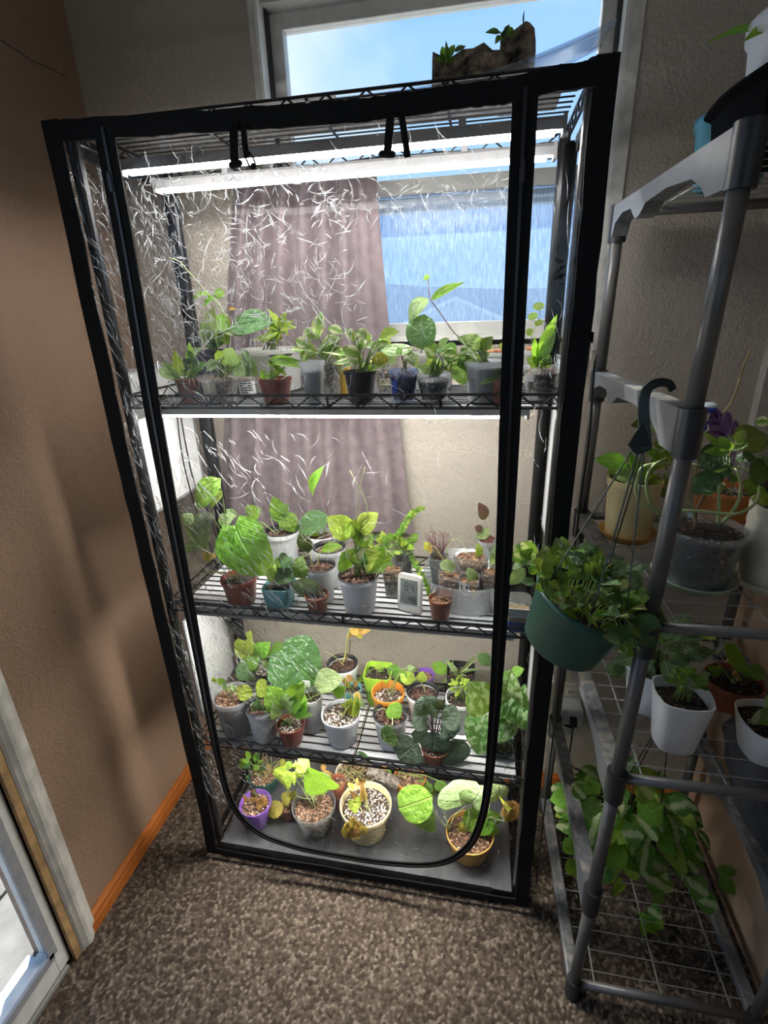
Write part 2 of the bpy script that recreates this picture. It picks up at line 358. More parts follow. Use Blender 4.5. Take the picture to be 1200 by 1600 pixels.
def film_mat():
    m, N, L, o = newmat('window_film'); c = coords(N); v = mapping(N, L, c, (260, 260, 38))
    f = noise(N, L, v, 1.0, 3, 0.6)
    t = N.new('ShaderNodeBsdfTransparent'); L.new(ramp(N, L, f, [(0.3, (0.50, 0.62, 0.76)), (0.7, (0.88, 0.94, 1.0))]), t.inputs[0])
    tl = N.new('ShaderNodeBsdfTranslucent'); tl.inputs[0].default_value = (0.5, 0.62, 0.75, 1)
    g = N.new('ShaderNodeBsdfGlossy'); g.inputs['Roughness'].default_value = 0.25
    nb = bump(N, L, f, 0.6, 0.004); L.new(nb, g.inputs['Normal'])
    a = N.new('ShaderNodeMixShader'); a.inputs[0].default_value = 0.22; L.new(t.outputs[0], a.inputs[1]); L.new(tl.outputs[0], a.inputs[2])
    b = N.new('ShaderNodeMixShader'); b.inputs[0].default_value = 0.05; L.new(a.outputs[0], b.inputs[1]); L.new(g.outputs[0], b.inputs[2])
    L.new(b.outputs[0], o.inputs[0]); MATS['film'] = m; return m
mb = MB(); mb.box((WL+0.046, 0.438, WS+0.044), (WR-0.046, 0.441, zm0+0.03)); o = mb.build('film_pane', film_mat(), w1); o['label'] = 'streaky textured privacy film on the lower pane'
# outside: pale ground, neighbour's shed roof, dark tree, low hills
M_conc = plain('outdoor_concrete', (0.62, 0.60, 0.55), 0.9, var=0.15, vscale=4)
mb = MB(); mb.box((-14, -14, -0.3), (16, 60, -0.2)); o = mb.build('ground', M_conc); tag(o, None, None, None, 'structure')
mb = MB()
for k in range(9): mb.box((XL-0.125-0.24*(k+1), -3.2, -0.10), (XL-0.125-0.24*k-0.012, 0.6, -0.06))
o = mb.build('patio_boards', plain('patio_pale', (0.30, 0.285, 0.26), 0.8, var=0.2, vscale=9)); o['kind'] = 'structure'
def outside_house():
    p = ptY(712, 463, 14.0); zg = -0.2; x = p.x; t = thing('neighbour_shed', 'pale gabled shed outside seen through the lower window', 'shed', (x, 14.0, zg))
    mb = MB(); mb.prism([(x-2.6, zg), (x+2.6, zg), (x+2.6, p.z-1.15), (x, p.z-0.1), (x-2.6, p.z-1.15)], 'y', 14.0, 18.0); mb.build('wall', plain('shed_siding', (0.55, 0.60, 0.66), 0.8), t)
    mb = MB()
    for s in (-1, 1): mb.prism([(x, p.z), (x+s*2.9, p.z-1.27), (x+s*2.9, p.z-1.37), (x, p.z-0.1)][::s], 'y', 13.7, 18.2)
    mb.build('roof', plain('shed_roof', (0.72, 0.76, 0.80), 0.7), t)
outside_house()
mb = MB()
px = [(-200, 470), (300, 452), (560, 440), (650, 447), (800, 452), (880, 448), (1000, 455), (1400, 470)]
prf = [(ptY(a, b, 55).x, ptY(a, b, 55).z) for a, b in px]
mb.prism([(prf[0][0], -1)]+[(prf[-1][0], -1)]+prf[::-1], 'y', 55, 56); o = mb.build('hills', plain('hill_haze', (0.30, 0.36, 0.44), 0.9)); o['kind'] = 'structure'
# ================================================================ SHELVING UNIT
ZL = {2: 1.352, 3: 0.8555, 4: 0.4214}                  # lower rails
TR = 0.025
ZS = {k: z+0.0062 for k, z in ZL.items()}              # top of the surface wires (rails stand up as a lip)
ZTOP, ZBOT = 1.850, 0.050
RK = thing('wire_shelving_unit', 'black wire shelving unit inside the clear zip-up cover', 'shelf unit', (W/2, D/2, 0))
px0, px1, py0, py1 = 0.016, W-0.016, 0.016, D-0.016
for x in (px0, px1):
    for y in (py0, py1):
        mb = MB(); mb.tube([(x, y, 0.012), (x, y, 1.856)], 0.0115, 12); mb.lathe([(0.016, 0.0), (0.018, 0.004), (0.016, 0.012), (0.0115, 0.014)], (x, y, 0), 12)
        mb.build('post', M_blackmetal, RK, smooth=False)
mbw = MB(); mbw.tube([(px0+0.01, 0, 0), (px1-0.01, 0, 0)], 0.0016, 5); wire_me = None
def shelf(zl, tr=TR, n=12, lip=True):
    global wire_me
    zu = zl+tr; zw = zl+0.0045 if lip else zu; mb = MB(); r = 0.0028
    x0, x1, y0, y1 = px0, px1, py0-0.004, py1+0.004
    for z in (zl, zu):
        mb.tube([(x0, y0, z), (x1, y0, z)], r, 6); mb.tube([(x0, y1, z), (x1, y1, z)], r, 6)
        mb.tube([(x0, y0, z), (x0, y1, z)], r, 6); mb.tube([(x1, y0, z), (x1, y1, z)], r, 6)
    sh_ = mb.build('shelf', M_blackmetal, RK)
    for y in (y0, y1):
        m2 = MB(); k = 26; pts = [(lerp(x0+0.012, x1-0.012, i/k), y, zl if i % 2 else zu) for i in range(k+1)]
        m2.tube(pts, 0.0022, 5); m2.build('truss', M_blackmetal, sh_)
    for x in (x0, x1):
        m2 = MB(); k = 8; m2.tube([(x, lerp(y0+0.02, y1-0.02, i/k), zl if i % 2 else zu) for i in range(k+1)], 0.0022, 5); m2.build('truss', M_blackmetal, sh_)
    for x in (lerp(x0, x1, 0.25), lerp(x0, x1, 0.5), lerp(x0, x1, 0.75)):
        m2 = MB(); m2.tube([(x, y0, zu), (x, y0, zw-0.0045), (x, y1, zw-0.0045), (x, y1, zu)], 0.0026, 5); m2.build('cross_brace', M_blackmetal, sh_)
    for i in range(n):
        y = lerp(y0, y1, (i+1)/(n+1))
        if wire_me is None:
            o = mbw.build('wire', M_blackmetal, None); wire_me = o.data; o.matrix_basis = Matrix.Translation((0, y, zw)); attach(o, sh_)
        else: share(wire_me, 'wire', sh_, Matrix.Translation((0, y, zw)))
    return sh_
for z in (ZTOP-TR, ZL[2], ZL[3], ZL[4], ZBOT-0.03): shelf(z, 0.02 if z < 0.1 else TR, lip=0.1 < z < 1.7)
# frosted liners
def liner_mat():
    m, N, L, o = newmat('frosted_liner'); c = coords(N)
    t = N.new('ShaderNodeBsdfTransparent'); p = N.new('ShaderNodeBsdfPrincipled')
    f = noise(N, L, mapping(N, L, c, (1, 7, 1)), 6, 3)
    L.new(ramp(N, L, f, [(0.3, (0.74, 0.75, 0.77)), (0.7, (0.88, 0.89, 0.90))]), p.inputs['Base Color']); p.inputs['Roughness'].default_value = 0.25
    L.new(bump(N, L, f, 0.3, 0.01), p.inputs['Normal'])
    a = N.new('ShaderNodeMixShader'); a.inputs[0].default_value = 0.9; L.new(t.outputs[0], a.inputs[1]); L.new(p.outputs[0], a.inputs[2])
    L.new(a.outputs[0], o.inputs[0]); MATS['liner'] = m; return m
M_liner = liner_mat()
names = {2: 'upper', 3: 'middle', 4: 'lower'}
for k in (2, 3, 4):
    mb = MB(); z = ZL[k]+0.0005
    mb.box((0.035, 0.03, z), (0.45, D-0.02, z+0.0012)); mb.box((0.455, 0.028, z), (W-0.04, D-0.022, z+0.0012))
    o = mb.build('shelf_liner', M_liner); tag(o, 'frosted plastic liner covering the %s plant shelf' % {2: 'highest', 3: 'middle', 4: 'lowest wire'}[k], 'shelf liner', 'frosted shelf liners')
mb = MB(); z = ZTOP+0.003; mb.box((0.03, 0.03, z), (0.5, 0.20, z+0.0015)); mb.box((0.5, 0.05, z), (W-0.05, 0.20, z+0.0015))
o = mb.build('shelf_liner', plain('grey_board', (0.30, 0.29, 0.28), 0.7, var=0.15)); tag(o, 'grey flat board lying on the topmost wire shelf', 'shelf liner')
# curled white sheet on top
mb = MB(); n = 24; vs = []; fs = []
for i in range(n+1):
    t = i/n; x = lerp(0.42, 0.925, t); z = ZTOP+0.006+0.055*max(0, (t-0.35)/0.65)**2.0
    for j in range(5):
        u = j/4; vs.append((x, lerp(0.045, 0.165, u), z+(0.018*u*max(0, t-0.35))))
for i in range(n):
    for j in range(4): a = i*5+j; fs.append((a, a+5, a+6, a+1))
mb.add(vs, fs); o = mb.build('plastic_sheet', clear('milky_sheet', (0.85, 0.88, 0.93), 0.22, (0.92, 0.94, 0.97), 0.2, 1.15, 0.9), smooth=True)
md = o.modifiers.new('solid', 'SOLIDIFY'); md.thickness = 0.0015
tag(o, 'milky white plastic sheet curling up at the right end of the top shelf', 'plastic sheet')
# bottom tray sheet
def tray_mat():
    m, N, L, o = newmat('dark_sheet'); p = N.new('ShaderNodeBsdfPrincipled'); c = coords(N); f = noise(N, L, mapping(N, L, c, (3, 1, 1)), 7, 3)
    L.new(ramp(N, L, f, [(0.3, (0.09, 0.093, 0.10)), (0.7, (0.16, 0.165, 0.175))]), p.inputs['Base Color']); p.inputs['Roughness'].default_value = 0.24; p.inputs['Metallic'].default_value = 0.45
    L.new(bump(N, L, f, 0.25, 0.02), p.inputs['Normal']); L.new(p.outputs[0], o.inputs[0]); MATS['tray'] = m; return m
mb = MB(); n = 30; vs = []; fs = []
ZB = ZBOT+0.004
mb.box((0.03, -0.004, ZB-0.002), (0.83, D-0.02, ZB)); mb.box((0.03, -0.004, ZB-0.03), (0.83, -0.0025, ZB))
mb.box((0.83, -0.004, ZB-0.006), (W-0.03, D-0.02, ZB-0.004))
o = mb.build('tray_sheet', tray_mat(), bevel=0.001); tag(o, 'glossy dark grey sheet covering the floor-level shelf', 'shelf liner')
# ---------------------------------------------------------------- grow lights
M_led = emit('led_white', (1.0, 0.965, 0.91), LED); M_ledt = emit('led_white_top', (1.0, 0.97, 0.93), LED_TOP)
M_hous = plain('led_housing', (0.38, 0.38, 0.385), 0.5, var=0.04)
def led(x0, x1, y, zb, label, w_=0.024, mat=M_led, wrap=True):
    t = thing('led_grow_light', label, 'grow light', ((x0+x1)/2, y, zb), 'LED grow light tubes under the shelves')
    mb = MB(); h = 0.026; lo = zb+0.006 if wrap else zb+0.001
    mb.prism([(y-w_/2, lo), (y+w_/2, lo), (y+w_/2, zb+h-0.006), (y+w_/2-0.006, zb+h), (y-w_/2+0.006, zb+h), (y-w_/2, zb+h-0.006)], 'x', x0, x1); mb.build('housing', M_hous, t)
    mb = MB()
    if wrap: mb.prism([(y-w_*0.46, zb+0.006), (y-w_*0.42, zb+0.001), (y-w_*0.3, zb), (y+w_*0.30, zb), (y+w_*0.42, zb+0.001), (y+w_*0.46, zb+0.006)], 'x', x0+0.012, x1-0.012)
    else: mb.box((x0+0.012, y-w_*0.42, zb+0.0004), (x1-0.012, y+w_*0.42, zb+0.001))
    mb.build('diffuser', mat, t)
    if not wrap:
        for s in (-1, 1): mb = MB(); mb.box((x0, min(y+s*w_*0.43, y+s*w_*0.5), zb-0.002), (x1, max(y+s*w_*0.43, y+s*w_*0.5), zb+0.002)); mb.build('lip', M_hous, t)
    for x, s in ((x0, -1), (x1, 1)):
        mb = MB(); mb.box((min(x, x+s*0.006), y-w_/2-0.001, zb-0.001), (max(x, x+s*0.006), y+w_/2+0.001, zb+h+0.001)); mb.build('end_cap', M_hous, t)
    for x in (lerp(x0, x1, 0.2), lerp(x0, x1, 0.8)):
        mb = MB(); mb.box((x-0.006, y-w_/2-0.003, zb+h-0.004), (x+0.006, y+w_/2+0.003, zb+h+0.006)); mb.build('clip', M_hous, t)
    return t
led(0.045, 0.868, 0.105, 1.790, 'front LED light bar under the topmost wire shelf', mat=M_ledt)
led(0.055, 0.866, 0.205, 1.778, 'rear LED light bar under the topmost wire shelf', mat=M_ledt)
led(0.030, 0.840, 0.080, 1.3215, 'LED light bar under the highest plant shelf')
led(0.035, 0.842, 0.062, ZL[3]-0.034, 'LED light bar under the middle plant shelf', wrap=False)
led(0.035, 0.842, 0.062, ZL[4]-0.034, 'LED light bar under the lowest wire shelf', wrap=False)
# ---------------------------------------------------------------- zip-up cover
CV = thing('greenhouse_cover', 'clear wrinkled plastic greenhouse cover with black edging and zip door', 'cover', (W/2, D/2, 0.0))
def pvc_mat(name, amount, gx):
    m, N, L, o = newmat(name); c = coords(N)
    # warped, stretched coordinates so that creases run diagonally
    warp = noise(N, L, c, 5, 2, 0, 'Color')
    va = N.new('ShaderNodeVectorMath'); va.operation = 'MULTIPLY_ADD'; L.new(warp, va.inputs[0]); va.inputs[1].default_value = (0.16, 0.16, 0.16); L.new(c, va.inputs[2])
    v = mapping(N, L, va.outputs[0], (1, 1, 0.45), (0, 0.6, 0))
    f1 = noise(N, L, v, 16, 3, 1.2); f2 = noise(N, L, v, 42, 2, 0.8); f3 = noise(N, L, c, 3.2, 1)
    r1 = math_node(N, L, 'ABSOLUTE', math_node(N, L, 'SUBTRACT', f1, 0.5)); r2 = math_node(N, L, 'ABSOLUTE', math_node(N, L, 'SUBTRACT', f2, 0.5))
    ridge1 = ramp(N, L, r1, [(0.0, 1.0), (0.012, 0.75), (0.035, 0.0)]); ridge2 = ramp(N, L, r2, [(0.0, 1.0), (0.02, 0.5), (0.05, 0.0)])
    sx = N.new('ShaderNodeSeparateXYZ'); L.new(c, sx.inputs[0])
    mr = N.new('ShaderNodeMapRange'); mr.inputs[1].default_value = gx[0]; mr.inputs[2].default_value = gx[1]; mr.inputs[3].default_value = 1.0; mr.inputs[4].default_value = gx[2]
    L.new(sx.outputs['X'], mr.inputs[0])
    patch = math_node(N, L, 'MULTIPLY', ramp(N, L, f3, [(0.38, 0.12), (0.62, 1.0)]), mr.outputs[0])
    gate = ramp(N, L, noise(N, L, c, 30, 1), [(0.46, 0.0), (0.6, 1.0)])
    crease_glint = math_node(N, L, 'MULTIPLY', math_node(N, L, 'MULTIPLY', math_node(N, L, 'MAXIMUM', ridge1, math_node(N, L, 'MULTIPLY', ridge2, 0.6)), patch), gate)
    hgt = math_node(N, L, 'ADD', math_node(N, L, 'MULTIPLY', crease_glint, 0.6), math_node(N, L, 'MULTIPLY', math_node(N, L, 'ADD', f1, math_node(N, L, 'MULTIPLY', f2, 0.5)), patch))
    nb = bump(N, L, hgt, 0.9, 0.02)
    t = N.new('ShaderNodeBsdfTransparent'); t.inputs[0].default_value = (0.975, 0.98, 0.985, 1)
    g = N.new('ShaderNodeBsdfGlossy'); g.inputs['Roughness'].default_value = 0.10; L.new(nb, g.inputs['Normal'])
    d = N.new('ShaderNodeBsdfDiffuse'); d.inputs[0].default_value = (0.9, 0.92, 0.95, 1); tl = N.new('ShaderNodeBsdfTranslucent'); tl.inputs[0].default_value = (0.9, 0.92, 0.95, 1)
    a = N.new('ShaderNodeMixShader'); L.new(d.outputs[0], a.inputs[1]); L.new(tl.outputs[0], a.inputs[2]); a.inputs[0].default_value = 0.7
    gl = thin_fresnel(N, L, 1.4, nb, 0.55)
    b = N.new('ShaderNodeMixShader'); L.new(math_node(N, L, 'MINIMUM', math_node(N, L, 'ADD', math_node(N, L, 'MULTIPLY', crease_glint, amount), 0.0008), 0.8), b.inputs[0]); L.new(t.outputs[0], b.inputs[1]); L.new(a.outputs[0], b.inputs[2])  # fold lines mixed milky white, painting glints into the film
    e = N.new('ShaderNodeMixShader'); L.new(gl, e.inputs[0]); L.new(b.outputs[0], e.inputs[1]); L.new(g.outputs[0], e.inputs[2])
    L.new(e.outputs[0], o.inputs[0]); MATS[name] = m; return m
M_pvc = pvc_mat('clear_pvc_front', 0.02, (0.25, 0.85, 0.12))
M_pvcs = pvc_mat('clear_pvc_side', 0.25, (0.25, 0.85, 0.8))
YF, YK, XA, XE = -0.012, D+0.010, -0.008, W+0.008
def panel(name, A, B, C_, nu, nv, amp, mat, seed, nrm):
    "grid A->B (u), A->C (v), wrinkled along nrm"
    A, B, C_, nrm = map(Vector, (A, B, C_, nrm)); vs = []; fs = []; r = random.Random(seed)
    ph = [(r.uniform(6, 26), r.uniform(4, 18), r.uniform(0, 6.28), r.uniform(0.4, 1)) for _ in range(7)]
    for j in range(nv+1):
        for i in range(nu+1):
            u, v = i/nu, j/nv; ed = min(1, 6*min(u, 1-u, v*1.5, (1-v)*1.5))
            d = sum(q*math.sin(a*u+b*v+c) for a, b, c, q in ph)/3.5
            vs.append(A+(B-A)*u+(C_-A)*v+nrm*(amp*ed*d))
    for j in range(nv):
        for i in range(nu): a = j*(nu+1)+i; fs.append((a, a+1, a+nu+2, a+nu+1))
    mb = MB(); mb.add(vs, fs); return mb.build(name, mat, CV, smooth=True)
ZT, Z0 = 1.838, 0.035
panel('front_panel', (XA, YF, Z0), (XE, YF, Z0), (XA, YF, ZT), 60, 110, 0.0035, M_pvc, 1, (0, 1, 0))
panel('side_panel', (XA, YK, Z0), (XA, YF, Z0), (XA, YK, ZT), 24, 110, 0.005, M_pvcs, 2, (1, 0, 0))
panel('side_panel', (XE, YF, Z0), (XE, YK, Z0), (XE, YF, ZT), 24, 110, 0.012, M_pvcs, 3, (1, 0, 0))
panel('back_panel', (XE, YK, Z0), (XA, YK, Z0), (XE, YK, ZT), 30, 60, 0.003, MATS.get('pvc_back') or clear('pvc_back', (0.98, 0.98, 0.98), 0.003, ior=1.2, fk=0.35), 4, (0, 1, 0))
def band(pts, wd, td, w_, t_=0.004, name='edge_band', jit=0.0016, seg=14):
    P = curve(pts, seg) if len(pts) > 2 else [Vector(pts[0]).lerp(Vector(pts[1]), i/30) for i in range(31)]
    r = random.Random(len(CV.children)*13+5); ws = []; Q = []; a = 0
    for p in P:
        a = a*0.75+r.uniform(-1, 1)*jit; Q.append(p+Vector(wd if not isinstance(wd, list) else wd[0])*a); ws.append(w_*(1+r.uniform(-0.05, 0.05)))
    mb = MB(); mb.sweep(Q, wd, td, ws, t_); return mb.build(name, M_black, CV, bevel=0.0012)
for x in (XA, XE):
    s = 1 if x < 0.3 else -1
    band([(x+s*0.013, YF-0.003, Z0-0.02), (x+s*0.015, YF-0.004, 0.6), (x+s*0.011, YF-0.005, 1.2), (x+s*0.013, YF-0.003, ZT+0.012)], (1, 0, 0), (0, 1, 0), 0.034)
    band([(x-s*0.002, YF+0.011, Z0-0.02), (x-s*0.003, YF+0.012, 0.9), (x-s*0.002, YF+0.011, ZT+0.012)], (0, 1, 0), (1, 0, 0), 0.030)
    band([(x+s*0.010, YK+0.002, Z0-0.02), (x+s*0.010, YK+0.002, ZT)], (1, 0, 0), (0, 1, 0), 0.026)
    band([(x-s*0.002, YK-0.011, Z0-0.02), (x-s*0.002, YK-0.011, ZT)], (0, 1, 0), (1, 0, 0), 0.026)
    band([(x-s*0.002, YF, ZT-0.008), (x-s*0.002, YK, ZT-0.008)], (0, 0, 1), (1, 0, 0), 0.034)
    band([(x-s*0.002, YF, Z0-0.005), (x-s*0.002, YK, Z0-0.005)], (0, 0, 1), (1, 0, 0), 0.03)
tp = [ptY(x, y, YF-0.004) for x, y in ((78, 204), (250, 195), (480, 180), (600, 168), (700, 154), (800, 141), (880, 122), (957, 110))]
band(tp, (0, 0, 1), (0, 1, 0), 0.031, 0.006, jit=0.001)
band([(XA, YK+0.002, ZT-0.01), (XE, YK+0.002, ZT-0.01)], (0, 0, 1), (0, 1, 0), 0.03)
band([(XA, YF-0.003, Z0-0.006), (XE, YF-0.003, Z0-0.006)], (0, 0, 1), (0, 1, 0), 0.024)
band([(XA, YK+0.002, Z0), (XE, YK+0.002, Z0)], (0, 0, 1), (0, 1, 0), 0.026)
# zip door: one U-shaped tape
zp = [(0.106, 1.83), (0.104, 1.64), (0.094, 1.30), (0.089, 0.8), (0.088, 0.42), (0.105, 0.235), (0.165, 0.145), (0.25, 0.112), (0.35, 0.101), (0.533, 0.103), (0.672, 0.130), (0.748, 0.195), (0.788, 0.30), (0.806, 0.5), (0.809, 1.0), (0.802, 1.5), (0.799, 1.82)]
P = curve([(x, YF-0.006, z) for x, z in zp], 10); wd = []; ww = []
for i, p in enumerate(P):
    t = (P[min(i+1, len(P)-1)]-P[max(i-1, 0)]).normalized(); wd.append(Vector((t.z, 0, -t.x)))
    ww.append(0.019 if p.z < 0.4 else lerp(0.020, 0.037, min(1, (p.z-0.4)/0.9)))
mb = MB(); mb.sweep(P, wd, (0, 1, 0), ww, 0.004); zt = mb.build('zip_tape', M_black, CV)
mb = MB(); mb.sweep([p+Vector((0, -0.003, 0)) for p in P], wd, (0, 1, 0), 0.005, 0.003); mb.build('zip_teeth', plain('zip_teeth', (0.02, 0.02, 0.022), 0.3), zt)
for x, y in ((172, 285), (816, 268)):
    p = ptY(x, y, YF-0.011); mb = MB(); mb.sweep([p+Vector((0, 0, 0.016)), p, p-Vector((0, 0, 0.014))], (1, 0, 0), (0, 1, 0), [0.006, 0.009, 0.008], 0.003); mb.build('zip_pull', plain('zip_metal', (0.05, 0.05, 0.055), 0.3, metal=0.6), zt, bevel=0.001)
# tie straps hanging from the top band
def strap(pp, w_):
    mb = MB(); mb.sweep(curve([ptY(x, y, YF-0.009-0.004*i) for i, (x, y) in enumerate(pp)], 5), (1, 0, 0.1), (0, 1, 0.2), w_, 0.0025); mb.build('tie_strap', M_black, CV)
strap([(365, 192), (366, 225), (367, 256)], 0.015); strap([(380, 195), (383, 225), (386, 246)], 0.010)
strap([(610, 180), (608, 210), (605, 240)], 0.013); strap([(627, 178), (632, 210), (637, 246)], 0.010)
for pp in ([(358, 258), (367, 258), (378, 253)], [(592, 240), (605, 241), (618, 241)]):
    mb = MB(); mb.tube(curve([ptY(x, y, YF-0.018) for x, y in pp], 4), [0.003]+[0.005]*7+[0.003], 8); mb.build('tie_toggle', M_black, CV)
mb = MB(); mb.tube(curve([ptY(x, y, YF-0.016) for x, y in ((383, 225), (384, 246), (392, 262), (399, 260), (396, 248), (388, 236))], 5), 0.0016, 6); mb.blob(ptY(396, 260, YF-0.016), (0.006, 0.004, 0.005)); mb.build('tie_loop', M_black, CV)
# creases: tented ridges on the film, coloured milky white to paint in bright glints
def crease_glint_mat():
    m, N, L, o = newmat('film_crease_glint'); t = N.new('ShaderNodeBsdfTransparent'); d = N.new('ShaderNodeBsdfDiffuse'); tl = N.new('ShaderNodeBsdfTranslucent'); g = N.new('ShaderNodeBsdfGlossy')
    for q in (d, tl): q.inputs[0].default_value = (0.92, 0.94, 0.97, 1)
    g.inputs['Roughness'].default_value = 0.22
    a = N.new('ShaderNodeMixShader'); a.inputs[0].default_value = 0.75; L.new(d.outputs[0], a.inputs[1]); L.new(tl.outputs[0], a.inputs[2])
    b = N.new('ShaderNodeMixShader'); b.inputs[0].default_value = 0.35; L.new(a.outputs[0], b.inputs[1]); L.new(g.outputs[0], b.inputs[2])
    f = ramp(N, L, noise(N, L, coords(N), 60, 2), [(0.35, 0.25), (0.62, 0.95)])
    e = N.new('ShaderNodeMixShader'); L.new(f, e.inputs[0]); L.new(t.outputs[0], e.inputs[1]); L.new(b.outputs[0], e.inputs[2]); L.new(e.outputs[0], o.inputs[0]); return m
M_crease_glint = crease_glint_mat(); cr_ = random.Random(21)
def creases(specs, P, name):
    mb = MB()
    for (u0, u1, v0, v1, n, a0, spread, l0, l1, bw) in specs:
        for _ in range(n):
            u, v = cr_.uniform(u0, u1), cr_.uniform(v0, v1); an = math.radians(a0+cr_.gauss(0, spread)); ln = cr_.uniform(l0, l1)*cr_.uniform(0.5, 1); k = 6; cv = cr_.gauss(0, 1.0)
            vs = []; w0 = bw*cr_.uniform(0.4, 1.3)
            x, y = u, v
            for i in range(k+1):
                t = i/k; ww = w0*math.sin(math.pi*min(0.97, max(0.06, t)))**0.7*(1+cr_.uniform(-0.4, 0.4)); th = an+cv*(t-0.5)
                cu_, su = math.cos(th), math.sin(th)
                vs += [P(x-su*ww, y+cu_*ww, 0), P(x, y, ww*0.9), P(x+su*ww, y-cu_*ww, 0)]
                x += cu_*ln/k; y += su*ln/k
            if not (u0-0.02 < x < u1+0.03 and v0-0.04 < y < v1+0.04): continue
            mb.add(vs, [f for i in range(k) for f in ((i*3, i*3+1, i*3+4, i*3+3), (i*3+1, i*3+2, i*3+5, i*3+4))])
    o = mb.build(name, M_crease_glint, CV, smooth=False); o['kind'] = 'stuff'
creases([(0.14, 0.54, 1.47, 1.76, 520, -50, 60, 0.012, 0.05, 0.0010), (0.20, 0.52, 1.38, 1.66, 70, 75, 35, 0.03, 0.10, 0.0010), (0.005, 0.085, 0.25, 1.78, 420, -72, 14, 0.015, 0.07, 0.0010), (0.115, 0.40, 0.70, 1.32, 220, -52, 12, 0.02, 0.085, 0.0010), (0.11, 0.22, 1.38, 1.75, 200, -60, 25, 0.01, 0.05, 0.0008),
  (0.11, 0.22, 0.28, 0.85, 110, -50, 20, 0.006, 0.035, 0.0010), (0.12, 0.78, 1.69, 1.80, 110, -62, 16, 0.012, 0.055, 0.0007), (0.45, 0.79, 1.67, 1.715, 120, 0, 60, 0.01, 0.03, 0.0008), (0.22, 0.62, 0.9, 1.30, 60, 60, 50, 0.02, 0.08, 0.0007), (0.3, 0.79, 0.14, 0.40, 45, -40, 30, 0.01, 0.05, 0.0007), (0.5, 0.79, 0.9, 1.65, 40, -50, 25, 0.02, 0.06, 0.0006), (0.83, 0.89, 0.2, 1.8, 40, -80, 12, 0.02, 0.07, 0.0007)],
  lambda x, z, h: (x, YF-0.0045-h, z), 'front_crease_glints')
creases([(0.02, 0.31, 1.36, 1.80, 260, -60, 40, 0.015, 0.06, 0.0011), (0.02, 0.31, 0.4, 1.36, 200, -60, 35, 0.015, 0.06, 0.0010)], lambda y, z, h: (XA+0.009+h, y, z), 'side_crease_glints')
creases([(0.02, 0.31, 0.3, 1.5, 120, -80, 20, 0.02, 0.08, 0.0012)], lambda y, z, h: (XE+0.016+h, y, z), 'side_crease_glints')
# white mesh vents in the sides
def mesh_mat():
    m, N, L, o = newmat('white_mesh'); c = coords(N); v = mapping(N, L, c, (1, 420, 420))
    wv = N.new('ShaderNodeTexChecker'); L.new(v, wv.inputs[0]); wv.inputs['Scale'].default_value = 1.0
    t = N.new('ShaderNodeBsdfTransparent'); d = N.new('ShaderNodeBsdfDiffuse'); d.inputs[0].default_value = (0.86, 0.87, 0.87, 1)
    tl = N.new('ShaderNodeBsdfTranslucent'); tl.inputs[0].default_value = (0.86, 0.87, 0.87, 1)
    a = N.new('ShaderNodeMixShader'); a.inputs[0].default_value = 0.35; L.new(d.outputs[0], a.inputs[1]); L.new(tl.outputs[0], a.inputs[2])
    b = N.new('ShaderNodeMixShader'); L.new(ramp(N, L, wv.outputs[1], [(0.2, 0.72), (0.8, 0.98)]), b.inputs[0]); L.new(t.outputs[0], b.inputs[1]); L.new(a.outputs[0], b.inputs[2])
    L.new(b.outputs[0], o.inputs[0]); return m
M_mesh = mesh_mat(); M_hem = plain('grey_hem', (0.20, 0.20, 0.21), 0.7)
def vent(x, s, y0, y1, z0, z1):
    mb = MB(); mb.box((x, y0, z0), (x+s*0.0015, y1, z1)); o = mb.build('mesh_vent', M_mesh, CV)
    mb = MB(); t = 0.006; xs = (min(x-s*0.001, x+s*0.003), max(x-s*0.001, x+s*0.003))
    for a, b in (((y0-t, z0-t), (y0, z1+t)), ((y1, z0-t), (y1+t, z1+t)), ((y0, z0-t), (y1, z0)), ((y0, z1), (y1, z1+t))): mb.box((xs[0], a[0], a[1]), (xs[1], b[0], b[1]))
    mb.build('hem', M_hem, o)
vent(XA+0.006, 1, 0.055, 0.275, 1.10, 1.42); vent(XA+0.006, 1, 0.075, 0.275, 0.47, 0.775)
vent(XE-0.006, -1, 0.055, 0.275, 1.02, 1.42); vent(XE-0.006, -1, 0.075, 0.275, 0.45, 0.86)
# ---------------------------------------------------------------- curtain behind the unit
def curtain_mat():
    m, N, L, o = newmat('mauve_curtain'); c = coords(N); p = N.new('ShaderNodeBsdfPrincipled')
    f = noise(N, L, c, 40, 3); L.new(ramp(N, L, f, [(0.3, (0.165, 0.125, 0.135)), (0.7, (0.235, 0.185, 0.195))]), p.inputs['Base Color']); p.inputs['Roughness'].default_value = 0.85
    p.inputs['Sheen Weight'].default_value = 0.2
    L.new(p.outputs[0], o.inputs[0]); return m
CT = thing('window_curtain', 'mauve grey curtain hanging in folds behind the upper shelves', 'curtain', (0.3, 0.372, 0.92))
vs = []; fs = []; nu, nv = 120, 40
for j in range(nv+1):
    v = j/nv; z = lerp(1.815, 0.925, v)
    xl = lerp(0.155, -0.03, v**0.8); xr = 0.505+0.06*v**1.3
    for i in range(nu+1):
        u = i/nu; a = 0.021*(0.7+0.3*math.sin(3*u+1)); q_ = math.sin(u*2*math.pi*7.5+0.5*math.sin(3*v+9*u)); d = a*(abs(q_)**0.7*(1 if q_ > 0 else -1))+0.004*math.sin(u*37+v*3)
        vs.append((lerp(xl, xr, u)+0.004*math.sin(11*u+3*v), 0.372+d*(0.75+0.25*v), z))
for j in range(nv):
    for i in range(nu): a = j*(nu+1)+i; fs.append((a, a+1, a+nu+2, a+nu+1))
